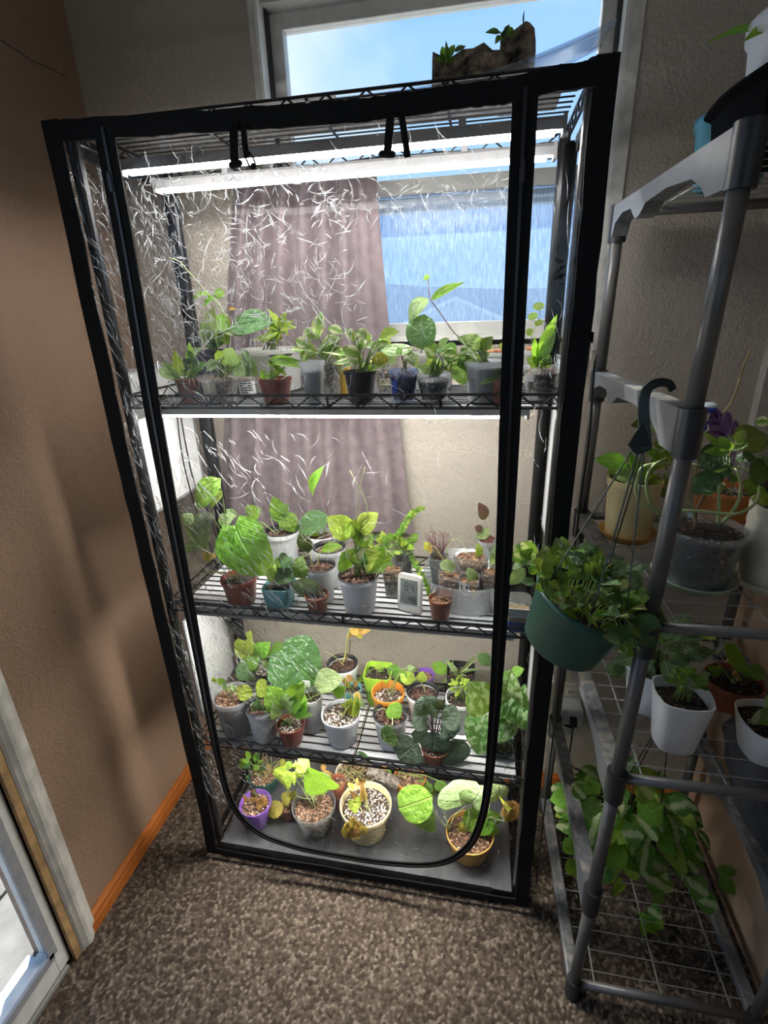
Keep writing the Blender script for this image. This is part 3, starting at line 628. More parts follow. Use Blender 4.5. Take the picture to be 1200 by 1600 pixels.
mb = MB(); mb.add(vs, fs); mb.build('cloth', curtain_mat(), CT, smooth=True)
mb = MB(); mb.tube([(0.14, 0.374, 1.818), (0.52, 0.374, 1.818)], 0.003, 8); mb.build('curtain_rod', plain('rod_grey', (0.12, 0.11, 0.11), 0.4), CT)
# cords and adapters inside the left side
def cord(pts, r, label, mat=None, n=8):
    mb = MB(); mb.tube(curve(pts, n), r, 6); o = mb.build('power_cord', mat or M_blackmetal, smooth=True); return tag(o, label, 'cord')  # plain power cords of lights and outlet, no extension leads
cord([(0.012, 0.21, 1.355), (0.012, 0.205, 1.25), (0.011, 0.215, 1.12), (0.014, 0.25, 1.03), (0.012, 0.285, 0.9)], 0.002, 'thin black light cord hanging inside the left side of the unit')
cord([(0.016, 0.19, 1.355), (0.013, 0.18, 1.20), (0.012, 0.20, 1.05), (0.012, 0.24, 0.92), (0.013, 0.26, 0.80)], 0.002, 'second black light cord drooping beside the left mesh vent')
a0 = ptX(368, 985, 0.045); mb = MB(); mb.tube([a0+Vector((-0.03, 0, 0.035)), a0+Vector((-0.012, 0, 0.018)), a0+Vector((0.018, 0, -0.018)), a0+Vector((0.03, 0, -0.03))], [0.004, 0.011, 0.011, 0.005], 8); mb.tube(curve([a0+Vector((-0.03, 0, 0.035)), a0+Vector((-0.04, 0, 0.07)), (0.035, 0.27, 0.76), (0.035, 0.275, 0.835)], 5), 0.002, 5)
tag(mb.build('cord_switch', M_blackmetal), 'black inline cord switch hanging under the middle shelf at left', 'adapter')
# ================================================================ GREY PLANT STAND (right)
def dirty(name, col, dcol, rough):
    m, N, L, o = newmat(name); c = coords(N); p = N.new('ShaderNodeBsdfPrincipled')
    g = N.new('ShaderNodeNewGeometry'); sn = N.new('ShaderNodeSeparateXYZ'); L.new(g.outputs['Normal'], sn.inputs[0])
    f = math_node(N, L, 'MULTIPLY', ramp(N, L, noise(N, L, c, 45, 4), [(0.46, 0.0), (0.66, 0.8)]), ramp(N, L, sn.outputs['Z'], [(0.3, 0.1), (0.9, 1.0)]))
    base = ramp(N, L, noise(N, L, mapping(N, L, c, (60, 2, 8)), 3, 2), [(0.3, tuple(x*0.85 for x in col)), (0.7, tuple(x*1.15 for x in col))])
    L.new(mixc(N, L, f, base, dcol), p.inputs['Base Color']); p.inputs['Roughness'].default_value = rough
    L.new(p.outputs[0], o.inputs[0]); MATS[name] = m; return m
M_rail = dirty('grey_plastic_rail', (0.13, 0.135, 0.145), (0.34, 0.31, 0.26), 0.38)
M_sleeve = plain('dark_sleeve', (0.028, 0.03, 0.034), 0.4)
M_pole = plain('grey_pole', (0.13, 0.128, 0.125), 0.36, metal=0.2, var=0.06)
M_swire = plain('pale_wire', (0.36, 0.36, 0.34), 0.35, metal=0.4)
ST = thing('plant_stand', 'tall grey folding plant stand with wire shelves beside the unit', 'plant stand', (1.21, 0.065, 0))
TZ = [0.03, 0.362, 0.695, 1.03, 1.372, 1.70]
YFP, YBP = -0.180, 0.312
def xl_f(z): return lerp(1.018, 1.047, z/1.7)
def xl_b(z): return lerp(1.006, 1.018, z/1.7)
def xr_f(z): return lerp(1.40, 1.425, z/1.7)
def xr_b(z): return lerp(1.40, 1.41, z/1.7)
for xf, y in ((xl_f, YFP), (xl_b, YBP), (xr_f, YFP), (xr_b, YBP)):
    for i in range(len(TZ)-1):
        mb = MB(); mb.tube([(xf(TZ[i]), y, TZ[i]), (xf(TZ[i+1]), y, TZ[i+1])], 0.0125, 14); mb.build('pole', M_pole, ST, smooth=True)
    mb = MB(); mb.tube([(xf(0), y, 0.0), (xf(0), y, 0.055)], [0.018, 0.0165], 14); mb.build('foot', M_sleeve, ST)
def rail(z, xf, xb, top=False):
    "plastic side rail with an arched underside between front and back pole"
    y0, y1 = YFP, YBP; Ln = y1-y0
    up = 0.012; mb = MB(); pts = []
    prof = [(0.0, -0.052), (0.055, -0.052), (0.075, -0.036), (0.11, -0.020), (0.20, -0.012), (0.29, -0.016), (0.315, -0.030), (0.335, -0.034), (0.35, -0.026), (0.37, -0.012), (0.42, -0.010), (0.462, -0.022), (0.475, -0.045), (Ln, -0.045)]
    poly = [(q, b) for q, b in prof]+[(Ln, up), (0.0, up)]
    n = len(poly); h = 0.015; vs = []
    for s in (-1, 1):
        for q, b in poly:
            t = q/Ln; x = lerp(xf(z), xb(z), t)
            vs.append((x+s*h, y0+q, z+b))
    fs = [(i, (i+1) % n, (i+1) % n+n, i+n) for i in range(n)]
    m = len(prof); 
    for i in range(m-1):
        pass
    # side faces as quads between underside and top edge
    tv = []
    for s in (-1, 1):
        for q, b in prof: t = q/Ln; tv.append((lerp(xf(z), xb(z), t)+s*h, y0+q, z+up))
    mb.add(vs, [f for f in fs if f[0] < m-1 or f[0] in (m-1, n-1)])
    k = len(mb.v); mb.add(tv, [(i, i+m, i+1+m, i+1) for i in range(m-1)])
    for s in (0, 1):
        a = s*n; b = k+s*m
        for i in range(m-1):
            f = (a+i, b+i, b+i+1, a+i+1); mb.f.append(f if s == 0 else f[::-1]); mb.mi.append(0)
    o = mb.build('side_rail', M_rail, ST)
    for xx, y in ((xf(z), y0), (xb(z), y1)):
        mb = MB(); mb.tube([(xx, y, z-0.055), (xx, y, z+0.014)], [0.0175, 0.0185], 20); so = mb.build('sleeve', M_sleeve, o, smooth=True); so.data.set_sharp_from_angle(angle=0.7)
    return o
for z in TZ[1:]: rail(z, xl_f, xl_b); rail(z, xr_f, xr_b)
for xf, xb in ((xl_f, xl_b), (xr_f, xr_b)):
    mb = MB(); z = 0.042
    vs = [(xf(0)-0.014, YFP, z-0.012), (xf(0)+0.014, YFP, z-0.012), (xf(0)+0.014, YFP, z+0.012), (xf(0)-0.014, YFP, z+0.012)]+[(xb(0)-0.014, YBP, z-0.012), (xb(0)+0.014, YBP, z-0.012), (xb(0)+0.014, YBP, z+0.012), (xb(0)-0.014, YBP, z+0.012)]
    mb.add(vs, [(0, 1, 2, 3), (7, 6, 5, 4), (0, 4, 5, 1), (1, 5, 6, 2), (2, 6, 7, 3), (3, 7, 4, 0)]); mb.build('side_rail', M_rail, ST, bevel=0.003)
wme = {}
def grid_shelf(z, nx=11):
    x0, x1 = xl_f(z), xr_f(z); mb = MB()
    mb.tube([(x0, YFP, z), (x1, YFP, z)], 0.0095, 10); g = mb.build('wire_shelf', M_pole, ST, smooth=True)
    mb = MB(); mb.tube([(xl_b(z), YBP, z), (xr_b(z), YBP, z)], 0.0095, 10); mb.build('rear_bar', M_pole, g, smooth=True)
    for t in (0.12, 0.5, 0.88):
        x = lerp(x0, x1, t)
        m2 = MB(); m2.tube([(x, YFP, z+0.004), (x, YBP, z+0.004)], 0.0019, 6); m2.build('long_wire', M_swire, g)
    for i in range(nx):
        y = lerp(YFP, YBP, (i+0.6)/nx)
        m2 = MB(); m2.tube([(x0+0.012, y, z+0.0075), (x1-0.012, y, z+0.0075)], 0.0012, 5); m2.build('cross_wire', M_swire, g)
for z in (0.042, 0.695, 1.03, 1.70): grid_shelf(z)
SZ = {'t3': 1.03+0.0095, 't4': 0.695+0.0095, 't0': 0.05, 'top': 1.70+0.0095}
# wall outlet with white adapter
oc = ptY(884, 1078, YB); mb = MB()
OT = thing('wall_outlet', 'cream wall outlet behind the plant stand, left of its rear leg', 'outlet', (oc.x+0.01, YB-0.004, oc.z-0.02))
x, z = oc.x+0.012, oc.z-0.028
mb = MB(); mb.box((x-0.036, YB-0.006, z-0.058), (x+0.036, YB, z+0.058)); mb.build('face_plate', plain('outlet_cream', (0.55, 0.51, 0.43), 0.4), OT, bevel=0.003)
mb = MB(); mb.lathe([(0.016, 0), (0.016, 0.002), (0.0, 0.002)], (x, YB-0.006, z+0.026), 16, rot=Matrix.Rotation(math.pi/2, 3, 'X')); s_ = mb.build('socket', plain('socket_cream', (0.62, 0.58, 0.5), 0.4), OT)
mb = MB()
for q in (-0.005, 0.005): mb.box((x+q-0.001, YB-0.0092, z+0.024), (x+q+0.001, YB-0.0075, z+0.032))
mb.build('slot', M_blackmetal, s_)
x2, z2 = x+0.004, z-0.022
AD = thing('plug_adapter', 'white cube plug adapter in the outlet with a black plug', 'adapter', (x2, YB-0.04, z2))
mb = MB(); mb.box((x2-0.036, YB-0.066, z2-0.03), (x2+0.030, YB-0.0065, z2+0.03)); mb.build('body', plain('adapter_white', (0.72, 0.73, 0.76), 0.35), AD, bevel=0.006)
mb = MB(); mb.lathe([(0.026, -0.035), (0.028, -0.03), (0.028, 0.0), (0.020, 0.004)], (x2-0.002, YB-0.04, z2-0.030), 18); mb.build('round_base', MATS['adapter_white'], AD, smooth=False)
mb = MB(); mb.lathe([(0.0285, 0), (0.0295, 0.002), (0.0295, 0.007), (0.0285, 0.009)], (x2-0.002, YB-0.04, z2-0.036), 18); mb.build('black_ring', M_blackmetal, AD)
mb = MB(); mb.box((x2-0.010, YB-0.088, z2-0.012), (x2+0.010, YB-0.066, z2+0.010)); mb.build('plug', M_blackmetal, AD, bevel=0.004)
cord([(x2, YB-0.080, z2-0.01), (x2, YB-0.085, z2-0.07), (x2+0.004, YB-0.07, z2-0.16), (x2+0.03, YB-0.045, z2-0.22), (x2+0.05, YB-0.03, 0.11), (x2+0.06, YB-0.03, 0.012)], 0.0028, 'black power cord running from the outlet down to the floor')
cord([(0.950, 0.05, 1.44), (0.952, 0.03, 1.30), (0.958, 0.07, 1.15), (0.952, 0.04, 0.95), (0.950, 0.03, 0.7), (0.956, 0.06, 0.45), (0.952, 0.04, 0.2), (0.956, 0.05, 0.006)], 0.0022, 'black cord trailing down the right side of the cover')
# ================================================================ PLANTS: materials
def leaf_mat(name, c1, c2=None, pat='vein', rough=0.42, trans=0.42, c3=None):
    "c1 blade, c2 vein or mark colour; pattern in the leaf's own coordinates (x across, y along)"
    m, N, L, o = newmat('leaf_'+name); c = coords(N); s = N.new('ShaderNodeSeparateXYZ'); L.new(c, s.inputs[0])
    x, y = s.outputs['X'], s.outputs['Y']; ax = math_node(N, L, 'ABSOLUTE', x)
    oi = N.new('ShaderNodeObjectInfo')
    shift = N.new('ShaderNodeVectorMath'); shift.operation = 'ADD'; L.new(c, shift.inputs[0])
    cb = N.new('ShaderNodeCombineXYZ'); r10 = math_node(N, L, 'MULTIPLY', oi.outputs['Random'], 37.0); L.new(r10, cb.inputs[0]); L.new(r10, cb.inputs[1]); L.new(cb.outputs[0], shift.inputs[1])
    pv = shift.outputs[0]
    c2 = c2 or tuple(min(1, q*1.5+0.02) for q in c1)
    fine = noise(N, L, pv, 6, 3)
    base = ramp(N, L, fine, [(0.3, tuple(q*0.8 for q in c1)), (0.7, tuple(min(1, q*1.2) for q in c1))])
    wv = math_node(N, L, 'SINE', math_node(N, L, 'MULTIPLY', math_node(N, L, 'SUBTRACT', y, math_node(N, L, 'MULTIPLY', ax, 0.9)), 52.0))
    vein = ramp(N, L, wv, [(0.86, 0.0), (1.0, 0.6)]); mid = ramp(N, L, ax, [(0.008, 0.8), (0.028, 0.0)])
    vm = math_node(N, L, 'MAXIMUM', mid, vein)
    if pat == 'vein': col = mixc(N, L, math_node(N, L, 'MULTIPLY', vm, 0.45), base, c2)
    elif pat == 'edge':      # cream margins
        e = math_node(N, L, 'ADD', ax, math_node(N, L, 'MULTIPLY', math_node(N, L, 'SUBTRACT', noise(N, L, pv, 7, 2), 0.5), 0.22))
        col = mixc(N, L, ramp(N, L, e, [(0.16, 0.0), (0.23, 1.0)]), base, c2)
    elif pat == 'core':      # pale centre
        e = math_node(N, L, 'ADD', ax, math_node(N, L, 'MULTIPLY', math_node(N, L, 'SUBTRACT', noise(N, L, pv, 8, 2), 0.5), 0.3))
        col = mixc(N, L, ramp(N, L, e, [(0.10, 1.0), (0.2, 0.0)]), base, c2)
    elif pat == 'marble':
        q = noise(N, L, pv, 6, 4, 0.6); col = mixc(N, L, ramp(N, L, q, [(0.47, 0.0), (0.56, 0.85)]), base, c2); col = mixc(N, L, math_node(N, L, 'MULTIPLY', mid, 0.6), col, tuple(q*0.8 for q in c1))
    elif pat == 'speck':
        q = noise(N, L, pv, 26, 2); col = mixc(N, L, ramp(N, L, q, [(0.60, 0.0), (0.66, 0.9)]), base, c2); col = mixc(N, L, math_node(N, L, 'MULTIPLY', vm, 0.25), col, c2)
    elif pat == 'nerve': col = mixc(N, L, ramp(N, L, math_node(N, L, 'MAXIMUM', mid, ramp(N, L, wv, [(0.55, 0.0), (0.95, 1.0)])), [(0.2, 0.0), (0.6, 0.9)]), base, c2)
    else: col = base
    hv = N.new('ShaderNodeHueSaturation'); L.new(col, hv.inputs['Color'])
    L.new(math_node(N, L, 'ADD', math_node(N, L, 'MULTIPLY', oi.outputs['Random'], 0.5), 0.75), hv.inputs['Value'])
    L.new(math_node(N, L, 'ADD', math_node(N, L, 'MULTIPLY', oi.outputs['Random'], 0.03), 0.485), hv.inputs['Hue'])
    p = N.new('ShaderNodeBsdfPrincipled'); L.new(hv.outputs[0], p.inputs['Base Color']); p.inputs['Roughness'].default_value = rough
    hgt = math_node(N, L, 'ADD', math_node(N, L, 'MULTIPLY', vm, -0.6), fine); L.new(bump(N, L, hgt, 0.5, 0.03), p.inputs['Normal'])
    t = N.new('ShaderNodeBsdfTranslucent'); g = N.new('ShaderNodeMix'); g.data_type = 'RGBA'
    L.new(mixc(N, L, 0.35, hv.outputs[0], (0.55, 0.75, 0.05)), t.inputs[0])
    a = N.new('ShaderNodeMixShader'); a.inputs[0].default_value = trans; L.new(p.outputs[0], a.inputs[1]); L.new(t.outputs[0], a.inputs[2])
    L.new(a.outputs[0], o.inputs[0]); return m
LM = {
 'green': leaf_mat('green', (0.15, 0.31, 0.05), (0.32, 0.52, 0.14)),
 'bright': leaf_mat('bright', (0.20, 0.42, 0.04), (0.45, 0.68, 0.16)),
 'lime': leaf_mat('lime', (0.44, 0.62, 0.075), (0.70, 0.82, 0.32)),
 'pale': leaf_mat('pale', (0.34, 0.48, 0.20), (0.58, 0.70, 0.46)),
 'dark': leaf_mat('dark', (0.04, 0.105, 0.028), (0.10, 0.22, 0.07), rough=0.3, trans=0.2),
 'olive': leaf_mat('olive', (0.13, 0.17, 0.035), (0.26, 0.33, 0.09), rough=0.4),
 'vari': leaf_mat('vari', (0.22, 0.40, 0.09), (0.70, 0.74, 0.44), 'edge'),
 'core': leaf_mat('core', (0.10, 0.28, 0.04), (0.62, 0.70, 0.36), 'core'),
 'darkcore': leaf_mat('darkcore', (0.06, 0.19, 0.03), (0.58, 0.66, 0.36), 'core', trans=0.25),
 'marble': leaf_mat('marble', (0.10, 0.27, 0.06), (0.50, 0.66, 0.36), 'marble'),
 'speck': leaf_mat('speck', (0.08, 0.22, 0.06), (0.55, 0.66, 0.50), 'speck', rough=0.3),
 'grey': leaf_mat('grey', (0.16, 0.21, 0.13), (0.30, 0.36, 0.25), 'speck', trans=0.2),
 'violet': leaf_mat('violet', (0.085, 0.135, 0.085), (0.24, 0.31, 0.22), 'vein', rough=0.6, trans=0.12),
 'yellow': leaf_mat('yellow', (0.68, 0.62, 0.10), (0.80, 0.74, 0.30)),
 'dry': leaf_mat('dry', (0.48, 0.25, 0.07), (0.62, 0.42, 0.16), rough=0.8),
 'orange': leaf_mat('orange', (0.72, 0.42, 0.12), (0.80, 0.56, 0.24), rough=0.7),
 'burg': leaf_mat('burg', (0.15, 0.035, 0.06), (0.28, 0.09, 0.12)),
 'nerve': leaf_mat('nerve', (0.06, 0.17, 0.045), (0.62, 0.72, 0.52), 'nerve'),
}
M_stem = plain('stem_green', (0.24, 0.34, 0.09), 0.5, var=0.2); M_stemy = plain('stem_yellow', (0.55, 0.56, 0.18), 0.5, var=0.2)
M_stemb = plain('stem_brown', (0.22, 0.13, 0.07), 0.7, var=0.3); M_stemp = plain('stem_purple', (0.20, 0.10, 0.11), 0.6, var=0.3); M_stempale = plain('stem_pale', (0.42, 0.50, 0.22), 0.45, var=0.15)
STEM = {'g': M_stem, 'y': M_stemy, 'b': M_stemb, 'p': M_stemp, 'w': M_stempale}
# ---------------------------------------------------------------- leaf blades (unit length along y, unit width)
def width_at(kind, t):
    if kind == 'lance': return math.sin(math.pi*t**0.75)**0.85*(1-0.15*t)
    if kind == 'heart': return (min(1, (t+0.03)/0.22)**0.5)*max(0, 1-((t-0.22)/0.78)**2 if t > 0.22 else 1)**0.75
    if kind == 'round': return math.sqrt(max(0, 1-(2*t-1)**2))**0.9
    return math.sin(math.pi*t**0.85)**0.7*(1.0 if t < 0.6 else 1-0.35*((t-0.6)/0.4)**2)
BL = {}
def blade(kind, bend, mat):
    key = (kind, bend, mat)
    if key in BL: return BL[key]
    nl, nw = 9, 4; vs = []; fs = []
    k = {0: 0.05, 1: 0.16, 2: 0.34, 3: -0.14}[bend]
    for i in range(nl+1):
        t = i/nl; wd = max(0.0, width_at(kind, t)) if 0 < i < nl else (0.35 if kind == 'heart' and i == 0 else 0.03)
        zc = 4*k*t*(1-t)*0.5-k*t*t*0.6; yy = t*(1-0.25*abs(k)*t)
        back = -0.10 if kind == 'heart' else 0
        for j in range(nw+1):
            u = j/nw*2-1; x = u*0.5*wd
            yo = back*abs(u)*max(0, 1-t*4) if back else 0
            z = zc+abs(u)*wd*0.085-0.02*(u*u)+0.012*math.sin(9*t+4*u+bend)
            vs.append((x, yy+yo, z*0.9))
    for i in range(nl):
        for j in range(nw): a = i*(nw+1)+j; fs.append((a, a+1, a+nw+2, a+nw+1))
    me = bpy.data.meshes.new('leaf'); me.from_pydata(vs, [], fs); me.polygons.foreach_set('use_smooth', [True]*len(fs)); me.materials.append(LM[mat]); me.update()
    BL[key] = me; return me
def leaf(parent, B, T, wid, mat='green', kind='ovate', bend=None, n=None, name='leaf'):
    B, T = Vector(B), Vector(T); yv = T-B; ln = yv.length
    if ln < 1e-4: return
    if n is None: n = Vector((rnd.uniform(-0.45, 0.45), -0.75+rnd.uniform(-0.3, 0.3), 0.55+rnd.uniform(-0.3, 0.3)))
    yv.normalize(); xv = yv.cross(n)
    if xv.length < 1e-3: xv = yv.cross(Vector((1, 0.2, 0)))
    xv.normalize(); zv = xv.cross(yv)
    if bend is None: bend = rnd.choice((0, 1, 1, 2, 3))
    M = Matrix(((xv.x*wid, yv.x*ln, zv.x*ln, B.x), (xv.y*wid, yv.y*ln, zv.y*ln, B.y), (xv.z*wid, yv.z*ln, zv.z*ln, B.z), (0, 0, 0, 1)))
    return share(blade(kind, bend, mat), name, parent, M)
# ---------------------------------------------------------------- pots
def tinted(name, tint, haze, hc): return clear(name, tint, haze, hc, 0.12, 1.4)
POTM = {
 'white': plain('pot_white', (0.76, 0.77, 0.79), 0.38, var=0.04), 'terra': plain('pot_terracotta', (0.30, 0.10, 0.055), 0.5, var=0.1),
 'red': plain('pot_redbrown', (0.26, 0.065, 0.04), 0.4, var=0.1), 'black': plain('pot_black', (0.018, 0.018, 0.02), 0.4, var=0.2),
 'yellow': plain('pot_yellow', (0.72, 0.44, 0.05), 0.4, var=0.06), 'orange': plain('pot_orange', (0.78, 0.30, 0.04), 0.4, var=0.06),
 'ochre': plain('pot_ochre', (0.60, 0.33, 0.08), 0.45, var=0.08), 'cream': plain('pot_cream', (0.74, 0.62, 0.34), 0.45, var=0.06),
 'ivory': plain('pot_ivory', (0.70, 0.66, 0.54), 0.45, var=0.06), 'teal': plain('pot_teal', (0.16, 0.42, 0.46), 0.4, var=0.06), 'lime': plain('pot_lime', (0.42, 0.72, 0.06), 0.4, var=0.06),
 'purple': plain('pot_purple', (0.26, 0.11, 0.50), 0.4, var=0.08), 'dgreen': plain('pot_dark_green', (0.012, 0.075, 0.055), 0.42, var=0.08),
 'grey': plain('pot_grey', (0.24, 0.25, 0.26), 0.45, var=0.06), 'rust': plain('pot_rust_orange', (0.52, 0.19, 0.05), 0.5, var=0.08), 'blue': plain('pot_blue', (0.10, 0.42, 0.56), 0.35, var=0.06),
 'clear': tinted('pot_clear', (0.92, 0.94, 0.94), 0.16, (0.8, 0.83, 0.85)), 'frost': tinted('pot_frosted', (0.80, 0.82, 0.84), 0.62, (0.78, 0.80, 0.82)),
 'bluec': tinted('pot_clear_blue', (0.80, 0.86, 0.98), 0.14, (0.45, 0.55, 0.9)), 'milk': tinted('pot_milky', (0.9, 0.9, 0.88), 0.85, (0.80, 0.80, 0.77)),
}
SOILM = {}
def soil_mat(name, a, b, c=None, scale=120, thr=0.62):
    m, N, L, o = newmat('soil_'+name); co = coords(N); p = N.new('ShaderNodeBsdfPrincipled')
    f = noise(N, L, co, scale, 4); col = ramp(N, L, f, [(0.3, a), (0.7, b)])
    if c is not None:
        v = N.new('ShaderNodeTexVoronoi'); v.inputs['Scale'].default_value = scale*2.2; L.new(co, v.inputs['Vector'])
        sp = N.new('ShaderNodeSeparateColor'); L.new(v.outputs['Color'], sp.inputs[0])
        col = mixc(N, L, ramp(N, L, sp.outputs[0], [(thr, 0.0), (thr+0.02, 1.0)]), col, c)
    L.new(col, p.inputs['Base Color']); p.inputs['Roughness'].default_value = 0.9
    L.new(bump(N, L, f, 1.0, 0.02), p.inputs['Normal']); L.new(p.outputs[0], o.inputs[0]); SOILM[name] = m
soil_mat('soil', (0.012, 0.009, 0.007), (0.055, 0.036, 0.025), (0.45, 0.43, 0.40), 110, 0.975)
soil_mat('perlite', (0.02, 0.013, 0.01), (0.10, 0.06, 0.04), (0.62, 0.58, 0.52), 110, 0.72)
soil_mat('bark', (0.03, 0.016, 0.01), (0.18, 0.09, 0.05), (0.42, 0.27, 0.16), 90, 0.75)
soil_mat('leca', (0.05, 0.025, 0.018), (0.09, 0.045, 0.03)); soil_mat('amber', (0.16, 0.06, 0.03), (0.30, 0.13, 0.06))
M_leca = plain('clay_pebble', (0.115, 0.058, 0.04), 0.75, var=0.35, vscale=60, bmp=0.4, bscale=500); M_amber = plain('amber_pebble', (0.50, 0.21, 0.09), 0.7, var=0.3, vscale=60)
M_perl = plain('perlite_grain', (0.62, 0.59, 0.54), 0.9, var=0.2); M_bark = plain('bark_chip', (0.20, 0.10, 0.05), 0.85, var=0.5, vscale=90)
def fill(t, kind, c, r, z, sq=0.0):
    "loose substrate grains on top: uncountable, one part"
    if kind == 'soil': spec = [(M_perl, 26, 0.0018), (M_bark, 14, 0.003)]
    elif kind == 'perlite': spec = [(M_perl, 70, 0.0026), (M_bark, 40, 0.0030)]
    elif kind == 'bark': spec = [(M_bark, 60, 0.0042), (M_perl, 22, 0.0028)]
    elif kind == 'leca': spec = [(M_leca, int(min(60, 14+(r/0.0058)**2*0.55)), 0.0058)]
    elif kind == 'amber': spec = [(M_amber, int(min(60, 14+(r/0.0055)**2*0.5)), 0.0052)]
    else: return
    for m, n, s in spec:
        mb = MB()
        for i in range(n):
            a = i*2.39996+rnd.uniform(-0.2, 0.2); q = math.sqrt((i+0.5)/n)*(r-s*1.0); k = s*rnd.uniform(0.7, 1.15)
            if kind in ('leca', 'amber'): mb.blob((c[0]+q*math.cos(a), c[1]+q*math.sin(a), z+k*0.45+rnd.uniform(0, 0.003)), (k*1.05, k, k*0.95), 7, 5)
            else: mb.blob((c[0]+q*math.cos(a), c[1]+q*math.sin(a), z+k*0.2), (k*rnd.uniform(0.7, 1.6), k*rnd.uniform(0.6, 1.3), k*0.7), 5, 3)
        o = mb.build({'leca': 'clay_pebbles', 'amber': 'clay_pebbles'}.get(kind, 'soil_grains'), m, t, smooth=kind in ('leca', 'amber')); o['kind'] = 'stuff'
class Pot: pass
def pot(label, z, rim, w_, by=None, Y=None, kind='white', soil='soil', taper=0.74, sq=0.0, cat='potted plant', name='potted_plant', lip=True, group=None, depth_fill=0.86, saucer=None, ribs=False, T=None, inner=None):
    "rim = image point of the rim's centre, w_ = rim width in image px, by = image row of the foot (or Y = depth)"
    if T: rim = T(*rim); w_ = w_*T.k; by = T(0, by)[1] if by is not None else None
    px, py = rim
    if group is None: group = 'plants on the plant stand' if px > 920 else {True: 'plants on the highest shelf'}.get(z > 1.2, 'plants on the middle shelf' if z > 0.8 else 'plants on the lowest wire shelf' if z > 0.3 else 'plants on the floor-level shelf')
    if Y is None:
        bx = px+(VPX-px)*(by-py)/(VPY-py); p0 = ptZ(bx, by, z); rb = w_*taper/2*depth(p0)/F_PX
        d = (Vector((p0.x, p0.y, 0))-Vector((CAM.x, CAM.y, 0))).normalized(); cx, cyy = p0.x+d.x*rb, p0.y+d.y*rb
        zt = z_at(cx, cyy, py)
        if cx < W and z < 1.6 and p0.y > -0.16: cyy = max(cyy, 0.020+w_/2*depth(p0)/F_PX)
    else:
        q = ptY(px, py, Y); cx, cyy, zt = q.x, Y, q.z
    R = w_/2*depth((cx, cyy, zt))/F_PX; h = zt-z
    P = Pot(); P.x, P.y, P.z0, P.z1, P.R, P.h = cx, cyy, z, zt, R, h
    t = P.t = thing(name, label, cat, (cx, cyy, z), group); P.T = T
    c = (cx, cyy, z); rb = R*taper; th = max(0.0012, R*0.045)
    if sq > 0: R *= 0.86; rb *= 0.86; P.R = R
    n = 24 if sq == 0 else 32
    prof = [(rb*0.96, 0.0), (rb, 0.002)]
    if ribs:
        for i in range(1, 14): prof.append((lerp(rb, R, i/15)+(0.0008 if i % 2 else -0.0004), h*0.9*i/15))
    if lip: prof += [(lerp(rb, R*0.97, 0.88), h*0.88), (R, h*0.89), (R*1.01, h*0.985), (R, h)]
    else: prof += [(R*0.995, h*0.98), (R, h)]
    prof += [(R-th, h), (R-th*1.4, h*0.9), (rb-th, 0.004), (0.0001, 0.004)]
    mb = MB(); mb.lathe(prof, c, n, sq); po = P.o = mb.build('pot', POTM[kind], t, smooth=False)
    po.data.polygons.foreach_set('use_smooth', [True]*len(po.data.polygons))
    try: po.data.set_sharp_from_angle(angle=math.radians(38))
    except Exception: pass
    zf = h*depth_fill; rs = lerp(rb, R, depth_fill)-th*1.6; P.zs = z+zf; P.rs = rs
    mb = MB(); sp = [(rb-th*1.8, 0.006), (rs, zf-0.002), (rs*0.9, zf), (rs*0.5, zf+0.002), (0.0001, zf+0.003)]
    if kind not in ('clear', 'frost', 'bluec'): sp = [(rs*0.97, zf-0.012)]+sp[1:]
    mb.lathe(sp, c, 20, sq); mb.build('soil', SOILM[soil], t, smooth=True)
    fill(t, soil, (cx, cyy), rs*0.96, P.zs)
    if inner:
        mb = MB(); mb.lathe([(R*1.0, h*0.985), (R*1.005, h+0.0015), (R-th*2.2, h+0.0015), (R-th*2.4, h*0.9)], c, n, sq, cap=False); mb.build('rim_liner', POTM[inner], t, smooth=True)
    if saucer:
        sr = rb*1.22; mb = MB(); mb.lathe([(sr*0.85, -0.004), (sr, 0.010), (sr*1.05, 0.014), (sr*1.03, 0.0145), (sr*0.95, 0.006), (sr*0.5, -0.001), (0.0001, -0.001)], c, 28); mb.build('saucer', POTM[saucer] if saucer in POTM else saucer, t, smooth=True)
    return P
class Tr:
    def __init__(s, ox, oy, k): s.ox, s.oy, s.k = ox, oy, 1.0/k
    def __call__(s, x, y): return s.ox+x*s.k, s.oy+y*s.k
ID = Tr(0, 0, 1)
